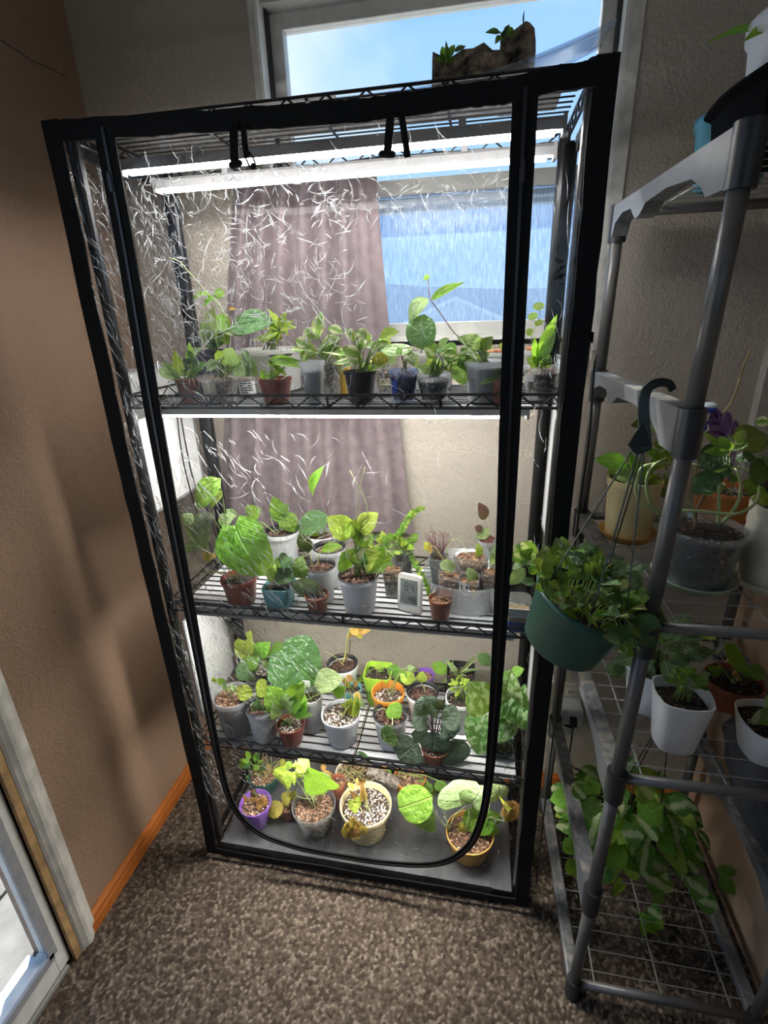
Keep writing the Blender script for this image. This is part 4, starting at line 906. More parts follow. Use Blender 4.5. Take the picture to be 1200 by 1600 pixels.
def leaves(P, rows, mat='green', kind='ovate', T=None, Y=None, stem='g', sr=0.0011, stems=True, name='leaf'):
    "rows: (base x, base y, tip x, tip y, width[, material[, kind[, dy]]]) in image px"
    T = T or P.T or ID; Y0 = P.y if Y is None else Y; mb = MB(); crown = Vector((P.x, P.y, P.zs))
    for r in rows:
        bx, by = T(r[0], r[1]); tx, ty = T(r[2], r[3]); m = r[5] if len(r) > 5 and r[5] else mat; k = r[6] if len(r) > 6 and r[6] else kind
        base0 = ptY(bx, by, Y0); s = depth(base0)/F_PX; ln = math.hypot(tx-bx, ty-by)*s
        dy = r[7] if len(r) > 7 else rnd.uniform(-0.55, 0.25)
        yb = Y0+rnd.uniform(-0.2, 0.2)*P.R; B = ptY(bx, by, yb); ins = 0 < Y0 < D and P.x < W; Tp = ptY(tx, ty, max(0.012 if Y0 > 0 else -9, min(yb+dy*ln, D-0.03 if Y0 > 0 and Y0 < D and B.x < W else 9)))
        if ins: B.x = min(max(B.x, 0.02), W-0.035); Tp.x = min(max(Tp.x, 0.02), W-0.035)
        if ins: B.z = max(B.z, P.z0+0.003); Tp.z = max(Tp.z, P.z0+0.003)
        leaf(P.t, B, Tp, r[4]*T.k*s*1.25, m, k, name=name, n=Vector((rnd.uniform(-0.2, 0.2), -0.65, 0.6)) if r[4] > 100 else None)
        if len(rows) >= 4 and 24 < r[4] < 120 and rnd.random() < 0.6 and k != 'round':
            v_ = Tp-B; q_ = Matrix.Rotation(rnd.choice((-1, 1))*rnd.uniform(0.4, 0.9), 3, 'Y') @ v_*rnd.uniform(0.55, 0.8); B2 = B-v_*0.1+Vector((0, rnd.uniform(0.0, 0.012), 0)); T2 = B2+q_
            if ins: T2.x = min(max(T2.x, 0.012), W-0.012); T2.y = max(0.012, T2.y)
            leaf(P.t, B2, T2, r[4]*T.k*s*0.85, m, k, name=name)
        if stems and B.z > P.zs-0.03:
            q = crown+Vector((rnd.uniform(-1, 1), rnd.uniform(-1, 1), 0))*P.rs*0.3
            mid = q.lerp(B, 0.55)+Vector((0, 0, 0.12*(B-q).length)); mb.tube(curve([q, mid, B, B.lerp(Tp, 0.12)], 4), [sr*1.3]*5+[sr]*5+[sr*0.7]*3, 5)
    if mb.v: mb.build('stem', STEM[stem], P.t, smooth=True)
def vine(P, pts, r=0.0013, stem='g', T=None, Y=None, dY=None, name='stem'):
    T = T or P.T or ID; Y0 = P.y if Y is None else Y
    P3 = [ptY(*T(x, y), Y0+(dY[i] if dY else 0)) for i, (x, y) in enumerate(pts)]
    if 0 < Y0 < D and P.x < W:
        for q in P3: q.x = min(max(q.x, 0.014), W-0.014); q.y = min(max(q.y, 0.014), D-0.014)
    mb = MB(); c = curve(P3, 6); mb.tube(c, [lerp(r, r*0.6, i/len(c)) for i in range(len(c))], 6); mb.build(name, STEM[stem], P.t, smooth=True); return P3
def bush(P, cx, cy, rx, ry, n, ln, wd, mat='green', kind='ovate', T=None, up=0.5, droop=0.0, mats=None, stem='g', dz=0.5, Y=None):
    "n leaves scattered over an ellipsoid seen at (cx, cy) with half sizes rx, ry (image px), pointing outward"
    T = T or P.T or ID; x, y = T(cx, cy); C0 = ptY(x, y, P.y if Y is None else Y); s = depth(C0)/F_PX*T.k
    A, Cz = rx*s, ry*s; ln, wd = ln*s, wd*s; mb = MB(); crown = Vector((P.x, P.y, P.zs))
    for i in range(n):
        zz = 1-2*(i+0.5)/n; a = i*2.39996+rnd.uniform(-0.3, 0.3); q = math.sqrt(1-zz*zz)
        d = Vector((q*math.cos(a), q*math.sin(a)*dz, zz)); rr = rnd.uniform(0.45, 0.95)
        B = C0+Vector((d.x*A, d.y*A, d.z*Cz))*rr; dr = (Vector((d.x, d.y, d.z*0.6+up))+Vector((rnd.uniform(-0.4, 0.4), rnd.uniform(-0.4, 0.3), rnd.uniform(-0.5, 0.3)-droop))).normalized()
        k = rnd.uniform(0.7, 1.15); m = rnd.choice(mats) if mats else mat
        leaf(P.t, B, B+dr*ln*k, wd*k, m, kind, n=Vector((rnd.uniform(-0.5, 0.5), -0.6, 0.8)))
        if i % 2 == 0: mb.tube(curve([crown.lerp(C0, 0.1)+Vector((d.x, d.y, 0))*P.rs*0.4, crown.lerp(B, 0.6)+Vector((0, 0, 0.004)), B], 4), 0.0009, 4)
    if mb.v: mb.build('stem', STEM[stem], P.t, smooth=True)
def sticker(P, x0, y0, x1, y1, mat, lines=0, T=None, name='label'):
    "paper label on the pot's front, curved with the pot"
    T = T or P.T or ID; a = T(x0, y0); b = T(x1, y1)
    za, zb_ = z_at(P.x, P.y-P.R, a[1]), z_at(P.x, P.y-P.R, b[1]); s = depth((P.x, P.y-P.R, za))/F_PX
    cx = (a[0]+b[0])/2-proj((P.x, P.y-P.R, (za+zb_)/2))[0]; cxw = cx*s; hw = abs(b[0]-a[0])*s/2
    def pt(u, z, off=0.0012):
        x = max(-0.95*P.R, min(0.95*P.R, cxw+u*hw)); rr = P.R*lerp(0.80, 1.0, (z-P.z0)/max(P.h, 1e-3))+off; rr = max(rr, abs(x)+0.0005); return (P.x+x, P.y-math.sqrt(max(0, rr*rr-x*x)), z)
    mb = MB(); vs = []; n = 8
    for z in (za, zb_):
        for i in range(n+1): vs.append(pt(i/n*2-1, z))
    mb.add(vs, [(i, i+n+1, i+n+2, i+1) for i in range(n)]); o = mb.build(name, mat, P.t)
    if lines:
        mb = MB(); ink = plain('label_ink', (0.03, 0.03, 0.03), 0.6)
        for k in range(lines):
            z = lerp(za, zb_, (k+0.7)/(lines+0.4)); hh = abs(za-zb_)/(lines+1)*0.28
            for u0, u1 in ((-0.8, -0.35), (-0.28, 0.2), (0.28, 0.75)):
                if rnd.random() < 0.85: mb.add([pt(u0, z-hh, 0.0017), pt(u1, z-hh, 0.0017), pt(u1, z+hh, 0.0017), pt(u0, z+hh, 0.0017)], [(0, 1, 2, 3)])
        if mb.v: mb.build('print', ink, o)
    return o
M_paper = plain('paper_white', (0.78, 0.78, 0.75), 0.7, var=0.03); M_tan = plain('paper_tan', (0.66, 0.58, 0.42), 0.7, var=0.03); M_ink = plain('label_ink', (0.03, 0.03, 0.03), 0.6)
def text_on(txt, P, right, up, size, mat, parent, name='lettering', th=0.0003):
    cu = bpy.data.curves.new(name, 'FONT'); cu.body = txt; cu.size = size; cu.extrude = th; cu.align_x = 'CENTER'; cu.align_y = 'CENTER'; cu.materials.append(mat)
    o = bpy.data.objects.new(name, cu); COL.objects.link(o); r, u = Vector(right).normalized(), Vector(up).normalized(); n = r.cross(u); P = Vector(P)
    o.matrix_basis = Matrix(((r.x, u.x, n.x, P.x), (r.y, u.y, n.y, P.y), (r.z, u.z, n.z, P.z), (0, 0, 0, 1)))
    bpy.context.view_layer.update(); me = bpy.data.meshes.new_from_object(o); M = o.matrix_basis.copy(); bpy.data.objects.remove(o); bpy.data.curves.remove(cu)
    return share(me, name, parent, M)
# ================================================================ HIGHEST PLANT SHELF
A = Tr(180, 400, 3.0); B_ = Tr(520, 400, 3.0); z2 = ZS[2]
p = pot('red-brown pot of mixed green leaves, leftmost on the highest shelf', z2, (345, 575), 130, 690, kind='red', T=A)
leaves(p, [(300, 560, 195, 530, 62, 'pale'), (330, 560, 270, 440, 42, 'lime'), (340, 500, 400, 420, 40), (360, 480, 350, 400, 34), (350, 575, 395, 520, 48), (310, 530, 385, 490, 46, 'dark'), (320, 520, 285, 490, 40), (300, 570, 215, 495, 40, 'pale'), (365, 540, 430, 500, 40)], 'green')
p = pot('clear pot of silvery oval leaves, second from left at the shelf front', z2, (480, 560), 195, 690, kind='clear', soil='bark', T=A)
leaves(p, [(500, 520, 400, 540, 64), (530, 520, 555, 425, 80), (540, 530, 505, 585, 66), (480, 505, 500, 440, 50), (560, 520, 610, 560, 54), (470, 520, 420, 505, 50), (500, 490, 480, 440, 40, 'lime'), (560, 500, 600, 470, 50)], 'pale')
sticker(p, 415, 600, 470, 655, M_tan)
p = pot('tall vining plant with big glossy oval leaves behind the clear pot', z2, (462, 440), 125, Y=0.225, kind='black', T=A)
leaves(p, [(475, 425, 455, 235, 105, 'pale'), (545, 335, 745, 298, 120, 'speck'), (535, 340, 450, 285, 76), (445, 185, 352, 193, 30), (465, 168, 516, 182, 34), (480, 335, 600, 375, 46, 'pale'), (500, 350, 530, 415, 40, 'lime'), (470, 400, 500, 330, 60, 'bright'), (440, 420, 490, 400, 50, 'dark')], 'bright', stems=False)
vine(p, [(250, 8), (300, 25), (345, 75), (430, 170), (485, 225), (520, 300), (540, 440)], 0.0014, 'w'); vine(p, [(440, 180), (495, 250), (530, 350)], 0.0012)
vine(p, [(545, 330), (540, 290), (545, 250)], 0.0012, 'b'); leaves(p, [(530, 255, 568, 245, 14, 'dry'), (520, 270, 515, 295, 24, 'vari', 'round')], stems=False)
p = pot('clear tub with a printed white label, behind the red-brown pots', z2, (612, 560), 100, Y=0.14, kind='clear', soil='bark', T=A)
sticker(p, 578, 590, 645, 650, M_paper, 5)
leaves(p, [(650, 585, 597, 430, 75, 'speck'), (610, 570, 585, 520, 40, 'dark')], 'speck')
p = pot('red-brown pot with narrow arching leaves in front of the white tub', z2, (715, 580), 160, 705, kind='red', T=A)
leaves(p, [(690, 582, 812, 520, 36), (725, 497, 893, 520, 36), (720, 492, 905, 492, 22), (690, 575, 700, 530, 30), (700, 580, 760, 545, 30)], 'bright', 'lance')
p = pot('large white tub with black print holding a lime succulent bush', z2, (715, 432), 315, Y=0.245, kind='milk', soil='bark', T=A, taper=0.9)
for k, (x0, x1) in enumerate(((720, 750), (752, 775), (778, 802))): sticker(p, x0, 466, x1, 476, M_ink, name='print')
rows = [(770, 345, x, y, 30) for x, y in ((715, 238), (800, 255), (845, 300), (835, 332), (780, 300), (700, 298), (720, 408), (780, 402), (640, 405), (820, 372), (740, 260), (810, 290), (760, 390), (690, 340), (850, 330), (675, 415), (790, 345))]
leaves(p, rows, 'lime', 'lance')
p = pot('grey translucent tapered cup at the shelf front, left of centre', z2, (890, 500), 135, 708, kind='frost', soil='soil', T=A, taper=0.68, depth_fill=0.8, sq=0.5)
leaves(p, [(880, 492, 900, 440, 40, 'core'), (905, 495, 908, 520, 26, 'orange')], 'core')
p = pot('translucent brown cup with a small tag behind the tapered cup', z2, (1000, 490), 105, Y=0.13, kind='clear', soil='bark', T=A, depth_fill=0.9)
sticker(p, 955, 535, 985, 575, M_paper)
leaves(p, [(930, 385, 885, 340, 66), (950, 372, 965, 255, 50, 'vari'), (960, 432, 1062, 372, 60, 'pale'), (930, 452, 820, 432, 48, 'core'), (900, 412, 840, 395, 48), (970, 442, 1092, 462, 60), (1000, 335, 1072, 362, 40, 'vari'), (900, 480, 880, 430, 40), (960, 470, 1010, 410, 46, 'pale'), (930, 470, 905, 400, 40, 'lime'), (1000, 470, 1060, 420, 44)], 'vari')
p = pot('yellow plastic cup peeking out behind the black pot', z2, (1072, 500), 62, Y=0.15, kind='yellow', T=A)
leaves(p, [(1070, 495, 1090, 440, 40), (1070, 495, 1040, 450, 34)], 'core')
p = pot('black pot of cream-edged leaves at the front of the highest shelf', z2, (125, 537), 155, 692, kind='black', T=B_)
leaves(p, [(130, 470, 40, 430, 58), (170, 470, 240, 380, 54, 'pale'), (130, 440, 150, 370, 48), (180, 480, 272, 492, 48, 'yellow'), (120, 500, 58, 480, 44), (160, 502, 190, 556, 50), (110, 512, 10, 540, 26), (100, 400, 60, 330, 44), (110, 352, 182, 392, 44), (220, 382, 312, 348, 48, 'lime'), (150, 420, 180, 360, 40), (90, 480, 0, 510, 36), (190, 500, 235, 520, 40, 'pale'), (200, 440, 260, 400, 40, 'core')], 'vari')
p = pot('clear cup with a tan lettered label right of the black pot', z2, (240, 520), 90, Y=0.15, kind='clear', soil='bark', T=B_)
o = sticker(p, 215, 575, 272, 608, M_tan); pp = ptY(*B_(244, 592), p.y-p.R-0.0028); text_on('DARC', pp, (1, 0, 0), (0, 0, 1), 0.012, M_ink, p.t)
leaves(p, [(250, 500, 200, 450, 40, 'lime'), (250, 500, 300, 470, 40)], 'pale')
p = pot('clear blue-tinted cup with a large pale leaf leaning left', z2, (330, 530), 145, 690, kind='bluec', soil='bark', T=B_)
leaves(p, [(372, 442, 212, 440, 80), (352, 452, 396, 522, 52), (320, 460, 300, 430, 34)], 'pale'); vine(p, [(345, 532), (330, 490), (318, 455)], 0.0014, 'b')
sticker(p, 272, 585, 302, 650, plain('paper_blue', (0.06, 0.10, 0.50), 0.6))
p = pot('clear pot of dark soil with curly variegated vine at shelf centre front', z2, (470, 560), 168, 696, kind='clear', soil='soil', T=B_)
leaves(p, [(500, 482, 470, 542, 34), (480, 542, 385, 520, 48, 'green'), (512, 462, 602, 482, 44), (520, 502, 562, 542, 40), (490, 422, 548, 390, 54, 'green'), (592, 482, 615, 612, 80, 'speck'), (600, 482, 742, 492, 38, 'pale'), (480, 470, 430, 430, 50), (470, 500, 440, 480, 36, 'olive'), (600, 460, 630, 440, 36)], 'core')
vine(p, [(470, 555), (480, 490), (510, 450), (560, 440), (595, 480)], 0.0013, 'g'); vine(p, [(500, 555), (515, 500), (500, 460)], 0.0012, 'p')
p = pot('big milky pot with one large round speckled leaf and a tall stem', z2, (460, 452), 225, Y=0.25, kind='milk', soil='bark', T=B_, taper=0.85)
leaves(p, [(415, 440, 422, 268, 118, 'speck', 'round', -0.1), (447, 198, 343, 308, 64, 'pale'), (460, 203, 614, 118, 38, 'bright', 'lance'), (445, 112, 432, 88, 26, 'lime'), (500, 432, 425, 440, 64, 'green'), (522, 422, 582, 452, 54)], 'green', stems=False)
vine(p, [(680, 470), (640, 420), (570, 360), (500, 262), (458, 202), (448, 150), (447, 108)], 0.0016, 'p'); vine(p, [(415, 455), (415, 438), (418, 420)], 0.002, 'g')
p = pot('smoky grey pot of upright leaves left of the right zip band', z2, (715, 490), 200, 690, kind='frost', soil='soil', T=B_, depth_fill=0.9)
leaves(p, [(662, 425, 578, 370, 44), (692, 432, 618, 368, 56, 'pale'), (692, 442, 752, 372, 46), (682, 445, 702, 378, 52, 'dark'), (720, 450, 690, 480, 40, 'pale'), (700, 440, 740, 400, 40), (670, 460, 620, 430, 40)], 'green')
p = pot('low clear tub of amber clay pebbles at the back, near the window', z2, (780, 448), 150, Y=0.27, kind='milk', soil='amber', T=B_, depth_fill=0.95)
leaves(p, [(790, 440, 812, 400, 30, 'lime'), (740, 440, 725, 410, 24)], 'bright')
p = pot('small terracotta pot with strap leaves partly behind the right zip band', z2, (795, 582), 100, 705, kind='terra', soil='bark', T=B_)
leaves(p, [(815, 562, 645, 577, 44), (815, 572, 670, 600, 34, 'pale'), (800, 570, 850, 520, 30)], 'bright', 'lance')
p = pot('clear round pot with white tag, rightmost at the front of the highest shelf', z2, (985, 515), 180, 682, kind='clear', soil='bark', T=B_)
leaves(p, [(962, 492, 1060, 258, 52, 'bright', 'lance'), (977, 482, 1122, 350, 44, 'pale', 'lance'), (972, 512, 1092, 460, 54), (962, 512, 908, 480, 44), (990, 505, 1055, 470, 44, 'dark')], 'green')
sticker(p, 905, 556, 945, 592, M_paper)
p = pot('milky pot of amber clay pebbles with round lime leaves in the right corner', z2, (950, 440), 105, Y=0.255, kind='milk', soil='amber', T=B_, depth_fill=0.97)
leaves(p, [(965, 255, 965, 215, 42, 0, 'round', 0), (940, 300, 934, 264, 36, 0, 'round', 0), (968, 328, 962, 295, 36, 0, 'round', 0), (925, 375, 918, 338, 40, 0, 'round', 0)], 'lime', stems=False)
vine(p, [(945, 440), (930, 380), (955, 320), (970, 270), (965, 235)], 0.001, 'w')
# ================================================================ MIDDLE SHELF
Cc = Tr(230, 700, 1200/350); Dd = Tr(500, 700, 1200/350); z3 = ZS[3]
p = pot('red-brown pot with a very large green leaf, leftmost on the middle shelf', z3, (490, 690), 195, 855, kind='red', T=Cc)
leaves(p, [(470, 415, 655, 722, 235, 'bright', 'heart', -0.15), (560, 560, 398, 440, 130, 'bright', 'heart', -0.2), (335, 345, 300, 630, 190, 'grey', 'ovate', 0.1), (392, 165, 248, 325, 120, 'bright'), (402, 228, 338, 322, 66, 'lime'), (160, 560, 52, 565, 70, 'pale', 'ovate', 0), (345, 600, 300, 555, 50, 'orange'), (240, 350, 195, 420, 60, 'pale'), (460, 380, 360, 395, 60, 'pale'), (250, 560, 225, 500, 70, 'pale')], 'bright', stems=False)
vine(p, [(510, 720), (470, 690), (430, 640), (400, 560), (480, 430)], 0.0018, 'y'); vine(p, [(480, 690), (380, 668), (250, 670)], 0.0012, 'y'); vine(p, [(520, 715), (430, 430), (410, 300), (390, 200)], 0.0016, 'g'); vine(p, [(470, 700), (300, 640), (160, 562)], 0.0012, 'w'); vine(p, [(500, 715), (420, 500), (340, 350)], 0.0015, 'w')
p = pot('teal square pot with drooping dark leaves on the middle shelf', z3, (705, 727), 195, 872, kind='teal', sq=0.9, lip=False, taper=0.78, T=Cc)
leaves(p, [(742, 602, 690, 662, 76, 'dark'), (792, 692, 832, 578, 96, 'green'), (700, 642, 782, 716, 104, 'dark'), (732, 592, 772, 640, 60, 'speck'), (680, 640, 655, 720, 50, 'lime'), (720, 640, 690, 590, 50)], 'green')
p = pot('white pot with wavy lime leaves at the back of the middle shelf', z3, (720, 440), 185, Y=0.25, kind='white', soil='leca', inner='black', T=Cc)
leaves(p, [(722, 385, 672, 252, 66, 'bright'), (738, 345, 785, 455, 88, 'bright'), (752, 345, 705, 300, 46, 'green'), (540, 378, 606, 316, 84, 'bright')], 'bright'); vine(p, [(680, 430), (662, 370), (690, 300)], 0.0013, 'w')
p = pot('white pot of clay pebbles with a small seedling, left of the tallest white pot', z3, (925, 630), 170, 838, kind='white', soil='leca', inner='black', T=Cc)
leaves(p, [(932, 545, 1045, 524, 50, 'bright'), (862, 562, 820, 448, 66, 'dark')], 'green', stems=False); vine(p, [(920, 640), (915, 590), (935, 545)], 0.0016, 'y'); vine(p, [(885, 640), (880, 600), (870, 565)], 0.0014, 'y')
p = pot('white pot with a tall thin stem and one upright green leaf at the back', z3, (975, 530), 178, Y=0.185, kind='white', soil='leca', inner='black', T=Cc)
leaves(p, [(885, 255, 932, 92, 56, 'bright')], 'bright', stems=False); vine(p, [(990, 525), (985, 430), (965, 330), (930, 245), (900, 230)], 0.0013, 'p')
p = pot('pale pot with a dark speckled leaf drooping left behind the pebble pots', z3, (930, 460), 160, Y=0.265, kind='white', soil='leca', T=Cc)
leaves(p, [(975, 372, 780, 442, 110, 'speck', 'ovate', -0.1), (850, 442, 922, 462, 44, 'lime')], 'speck')
p = pot('small terracotta pot with one grey round leaf at the middle shelf edge', z3, (890, 810), 130, 926, kind='terra', T=Cc)
leaves(p, [(860, 802, 836, 685, 118, 'grey', 'round', -0.1)], 'grey')
p = pot('tallest white pot of clay pebbles with big lime variegated leaves', z3, (205, 680), 220, 905, kind='white', soil='leca', inner='black', T=Dd, depth_fill=0.92)
leaves(p, [(172, 472, 38, 368, 108, 'lime'), (212, 452, 308, 342, 98, 'lime'), (220, 490, 275, 405, 80, 'vari'), (200, 525, 252, 420, 96), (182, 625, 118, 560, 130, 'bright'), (230, 625, 302, 552, 118), (250, 612, 396, 588, 118, 'bright'), (172, 442, 108, 452, 66), (212, 642, 222, 535, 96, 'core'), (190, 560, 150, 600, 80), (200, 470, 170, 400, 70)], 'lime')
vine(p, [(190, 470), (205, 260), (240, 100)], 0.0011, 'w'); vine(p, [(215, 450), (250, 310), (160, 120)], 0.0011, 'w')
p = pot('clear square nursery pot beside the digital thermometer', z3, (390, 632), 130, 808, kind='clear', soil='bark', sq=0.95, lip=False, T=Dd)
leaves(p, [(390, 630, 370, 610, 20)], 'green')
p = pot('clear cup of bushy small-leaved creeper trailing over its sides', z3, (440, 525), 125, Y=0.20, kind='clear', soil='soil', T=Dd)
bush(p, 395, 520, 120, 50, 40, 52, 36, 'bright', 'ovate', mats=['bright', 'green', 'lime'])
for pts in ([(420, 500), (450, 420), (490, 360), (545, 325)], [(460, 520), (500, 600), (540, 670), (575, 720), (590, 780)]):
    P3 = vine(p, pts, 0.0011, 'g', dY=[0, -0.02, -0.05, -0.06, -0.07][:len(pts)]); c = curve(P3, 4)
    for i, q in enumerate(c):
        for s in (-1, 1): leaf(p.t, q, q+Vector((s*0.010, -0.004, rnd.uniform(-0.004, 0.008))), 0.010, rnd.choice(('bright', 'green', 'lime')), 'ovate')
p = pot('round clear cup behind the lime variegated plant', z3, (300, 490), 105, Y=0.27, kind='clear', soil='soil', T=Dd)
leaves(p, [(300, 480, 330, 470, 26), (290, 480, 270, 460, 24)], 'green')
p = pot('small terracotta pot with a bare twig in front of the clear bin', z3, (645, 803), 128, 937, kind='terra', soil='bark', T=Dd, cat='plant pot', name='plant_pot'); vine(p, [(650, 810), (680, 795), (705, 815)], 0.0022, 'b')
# hygrometer
hb = ptZ(*Dd(475, 885), z3)
HY = thing('thermometer', 'white digital thermometer showing temperature and humidity on the middle shelf', 'thermometer', (hb.x, hb.y+0.006, z3))
hl = [ptZ(*Dd(415, 862), z3), ptZ(*Dd(535, 893), z3)]
ex = (hl[1]-hl[0]); wdt = ex.length; ex.normalize(); ez = Vector((0, 0.22, 0.975)).normalized(); ey = ez.cross(ex); en = -ey if ey.y > 0 else ey
hh = wdt*1.52; o0 = hl[0]
def hp(u, v, d): return o0+ex*(u*wdt)+ez*(v*hh)+(-en)*d
def hyrect(u0, u1, v0, v1, d0, d1, rr, name, mat, par):
    pts = []
    for cu_, cv_, a0 in ((u1-rr, v1-rr*wdt/hh, 0), (u0+rr, v1-rr*wdt/hh, 90), (u0+rr, v0+rr*wdt/hh, 180), (u1-rr, v0+rr*wdt/hh, 270)):
        for k in range(5): a = math.radians(a0+k*22.5); pts.append((cu_+rr*math.cos(a), cv_+rr*wdt/hh*math.sin(a)))
    n = len(pts); mb = MB(); mb.add([hp(u, v, d0) for u, v in pts]+[hp(u, v, d1) for u, v in pts], [tuple(range(n)), tuple(range(2*n-1, n-1, -1))]+[(i, i+n, (i+1) % n+n, (i+1) % n) for i in range(n)]); return mb.build(name, mat, par)
hyrect(0, 1, 0, 1, 0.0, 0.014, 0.12, 'case', plain('ivory_plastic', (0.74, 0.72, 0.66), 0.35, var=0.03), HY)
sc = hyrect(0.12, 0.88, 0.22, 0.88, -0.0008, 0.001, 0.02, 'screen', plain('lcd', (0.17, 0.19, 0.17), 0.25, var=0.05), HY)
mb = MB(); mb.add([hp(0.3, 0.0, 0.014), hp(0.7, 0.0, 0.014), hp(0.7, 0.5, 0.014), hp(0.3, 0.5, 0.014), o0+ex*0.3*wdt+Vector((0, 0.035, 0.0)), o0+ex*0.7*wdt+Vector((0, 0.035, 0))], [(0, 1, 5, 4), (2, 3, 4, 5), (0, 4, 3), (1, 2, 5)]); mb.build('stand', plain('ivory_plastic', (0.7, 0.7, 0.66)), HY)
SEG = {'8': 'abcdefg', '4': 'bcfg'}
def digit(u, v, w_, h_, ch):
    seg = {'a': (0, 1, 1, 1), 'g': (0, .5, 1, .5), 'd': (0, 0, 1, 0), 'f': (0, .5, 0, 1), 'e': (0, 0, 0, .5), 'b': (1, .5, 1, 1), 'c': (1, 0, 1, .5)}
    mb = MB(); t = w_*0.25
    for s in SEG[ch]:
        x0, y0, x1, y1 = seg[s]; a, b = u+x0*w_, v+y0*h_; c, d = u+x1*w_, v+y1*h_
        if a == c: r = (a-t/2, b+t*0.3, c+t/2, d-t*0.3)
        else: r = (a+t*0.3, b-t*0.4, c-t*0.3, d+t*0.4)
        mb.add([hp(r[0], r[1], -0.0012), hp(r[2], r[1], -0.0012), hp(r[2], r[3], -0.0012), hp(r[0], r[3], -0.0012)], [(0, 1, 2, 3)])
    if ch == '4' and v > 0.5: mb.add([hp(u+w_*1.2, v, -0.0012), hp(u+w_*1.35, v, -0.0012), hp(u+w_*1.35, v+0.02, -0.0012), hp(u+w_*1.2, v+0.02, -0.0012)], [(0, 1, 2, 3)])
    mb.build('digit', plain('lcd_ink', (0.008, 0.008, 0.008), 0.4), sc)
digit(0.33, 0.58, 0.13, 0.22, '8'); digit(0.57, 0.58, 0.13, 0.22, '4'); digit(0.52, 0.27, 0.11, 0.17, '4'); digit(0.70, 0.27, 0.11, 0.17, '8')
# clear bin with small pots
bl = ptZ(*Dd(745, 850), z3); bc = Vector((ptZ(*Dd(770, 800), z3).x+0.005, 0.165, z3))
mb = MB(); mb.lathe([(0.078, 0.0), (0.088, 0.003), (0.100, 0.075), (0.104, 0.076), (0.104, 0.079), (0.098, 0.078), (0.086, 0.005), (0.0001, 0.004)], bc, 40, 0.35, stretch=(1.02, 1.15))
tag(mb.build('clear_bin', POTM['clear'], smooth=True), 'round clear plastic bin holding several small nursery pots on the middle shelf', 'bin')
zi = z3+0.006
p = pot('dark square pot of reddish wiry twigs in the clear bin', zi, (638, 580), 125, Y=0.215, kind='grey', sq=0.9, lip=False, T=Dd)
mb = MB(); q0 = Vector((p.x, p.y, p.zs))
for i in range(34):
    a = rnd.uniform(0, 6.28); s = rnd.uniform(0.25, 1); e1 = q0+Vector((math.cos(a)*0.012, math.sin(a)*0.01, 0.03)); e2 = q0+Vector((math.cos(a)*0.04*s, math.sin(a)*0.025*s, 0.045+0.035*rnd.random()))
    mb.tube(curve([q0+Vector((math.cos(a)*0.006, math.sin(a)*0.006, 0)), e1, e2, e2+Vector((rnd.uniform(-0.012, 0.012), rnd.uniform(-0.01, 0.01), 0.008))], 3), 0.0007, 4)
mb.build('twigs', M_stemp, p.t)
leaves(p, [(590, 545, 560, 505, 44, 'yellow'), (600, 540, 575, 545, 40, 'orange')], 'yellow')
p = pot('round clear cup with a yellow-green shoot in the clear bin', zi, (812, 560), 195, Y=0.165, kind='clear', soil='bark', T=Dd)
leaves(p, [(852, 582, 848, 508, 38, 'lime')], 'lime'); vine(p, [(790, 570), (770, 520), (735, 490), (690, 500), (675, 560)], 0.0012, 'w')
p = pot('small pot of tall burgundy-leaved seedling behind the clear bin', z3, (900, 490), 105, Y=0.285, kind='frost', soil='bark', T=Dd)
leaves(p, [(882, 385, 855, 290, 54, 'burg'), (912, 440, 830, 482, 50, 'pale'), (870, 440, 828, 422, 34, 'burg'), (850, 500, 940, 480, 40, 'burg')], 'burg', stems=False); vine(p, [(905, 500), (905, 420), (890, 360), (870, 330)], 0.0012, 'w'); vine(p, [(900, 500), (880, 460), (900, 445)], 0.001, 'w')
p = pot('clear square pot of bark with arching seedling at the bin front', zi, (695, 665), 150, Y=0.12, kind='clear', soil='bark', sq=0.95, lip=False, T=Dd)
leaves(p, [(640, 622, 742, 640, 54, 'pale')], 'pale', stems=False); vine(p, [(690, 670), (655, 590), (620, 535), (590, 520)], 0.0012, 'y'); vine(p, [(700, 670), (680, 600), (685, 530), (720, 490)], 0.0012, 'w')
p = pot('dark square pot with white tag and one pale leaf at the bin front', zi, (802, 690), 138, Y=0.10, kind='clear', soil='bark', sq=0.95, lip=False, T=Dd)
leaves(p, [(790, 642, 838, 742, 52, 'pale')], 'pale'); sticker(p, 745, 730, 800, 795, M_paper, 2); leaves(p, [(820, 755, 820, 805, 34, 'orange')], stems=False, Y=p.y-p.R-0.004)
p = pot('clear square pot with one upright leaf at the right of the bin', zi, (915, 640), 135, Y=0.13, kind='clear', soil='bark', sq=0.95, lip=False, T=Dd)
leaves(p, [(930, 622, 942, 528, 50, 'pale')], 'pale'); vine(p, [(910, 645), (905, 560), (880, 480)], 0.0011, 'w')
p = pot('small dark pot of bark beside the right zip band, middle shelf', z3, (915, 780), 100, 862, kind='black', soil='bark', T=Dd)
leaves(p, [(905, 775, 880, 762, 18)], 'dry')
bt = ptZ(*Dd(770, 800), z3)
p = pot('dark pot of pale-centred leaves right of the zip band, middle shelf', z3, (1085, 590), 150, Y=0.17, kind='black', T=Dd)
leaves(p, [(1062, 602, 1030, 515, 78, 'core'), (1082, 592, 1132, 495, 88, 'core'), (1102, 602, 1160, 560, 60), (1080, 600, 1050, 560, 60), (1090, 580, 1075, 510, 70, 'vari'), (1060, 690, 1015, 740, 60, 'pale')], 'marble')
cc = ptY(*Dd(1060, 880), 0.055); mb = MB()
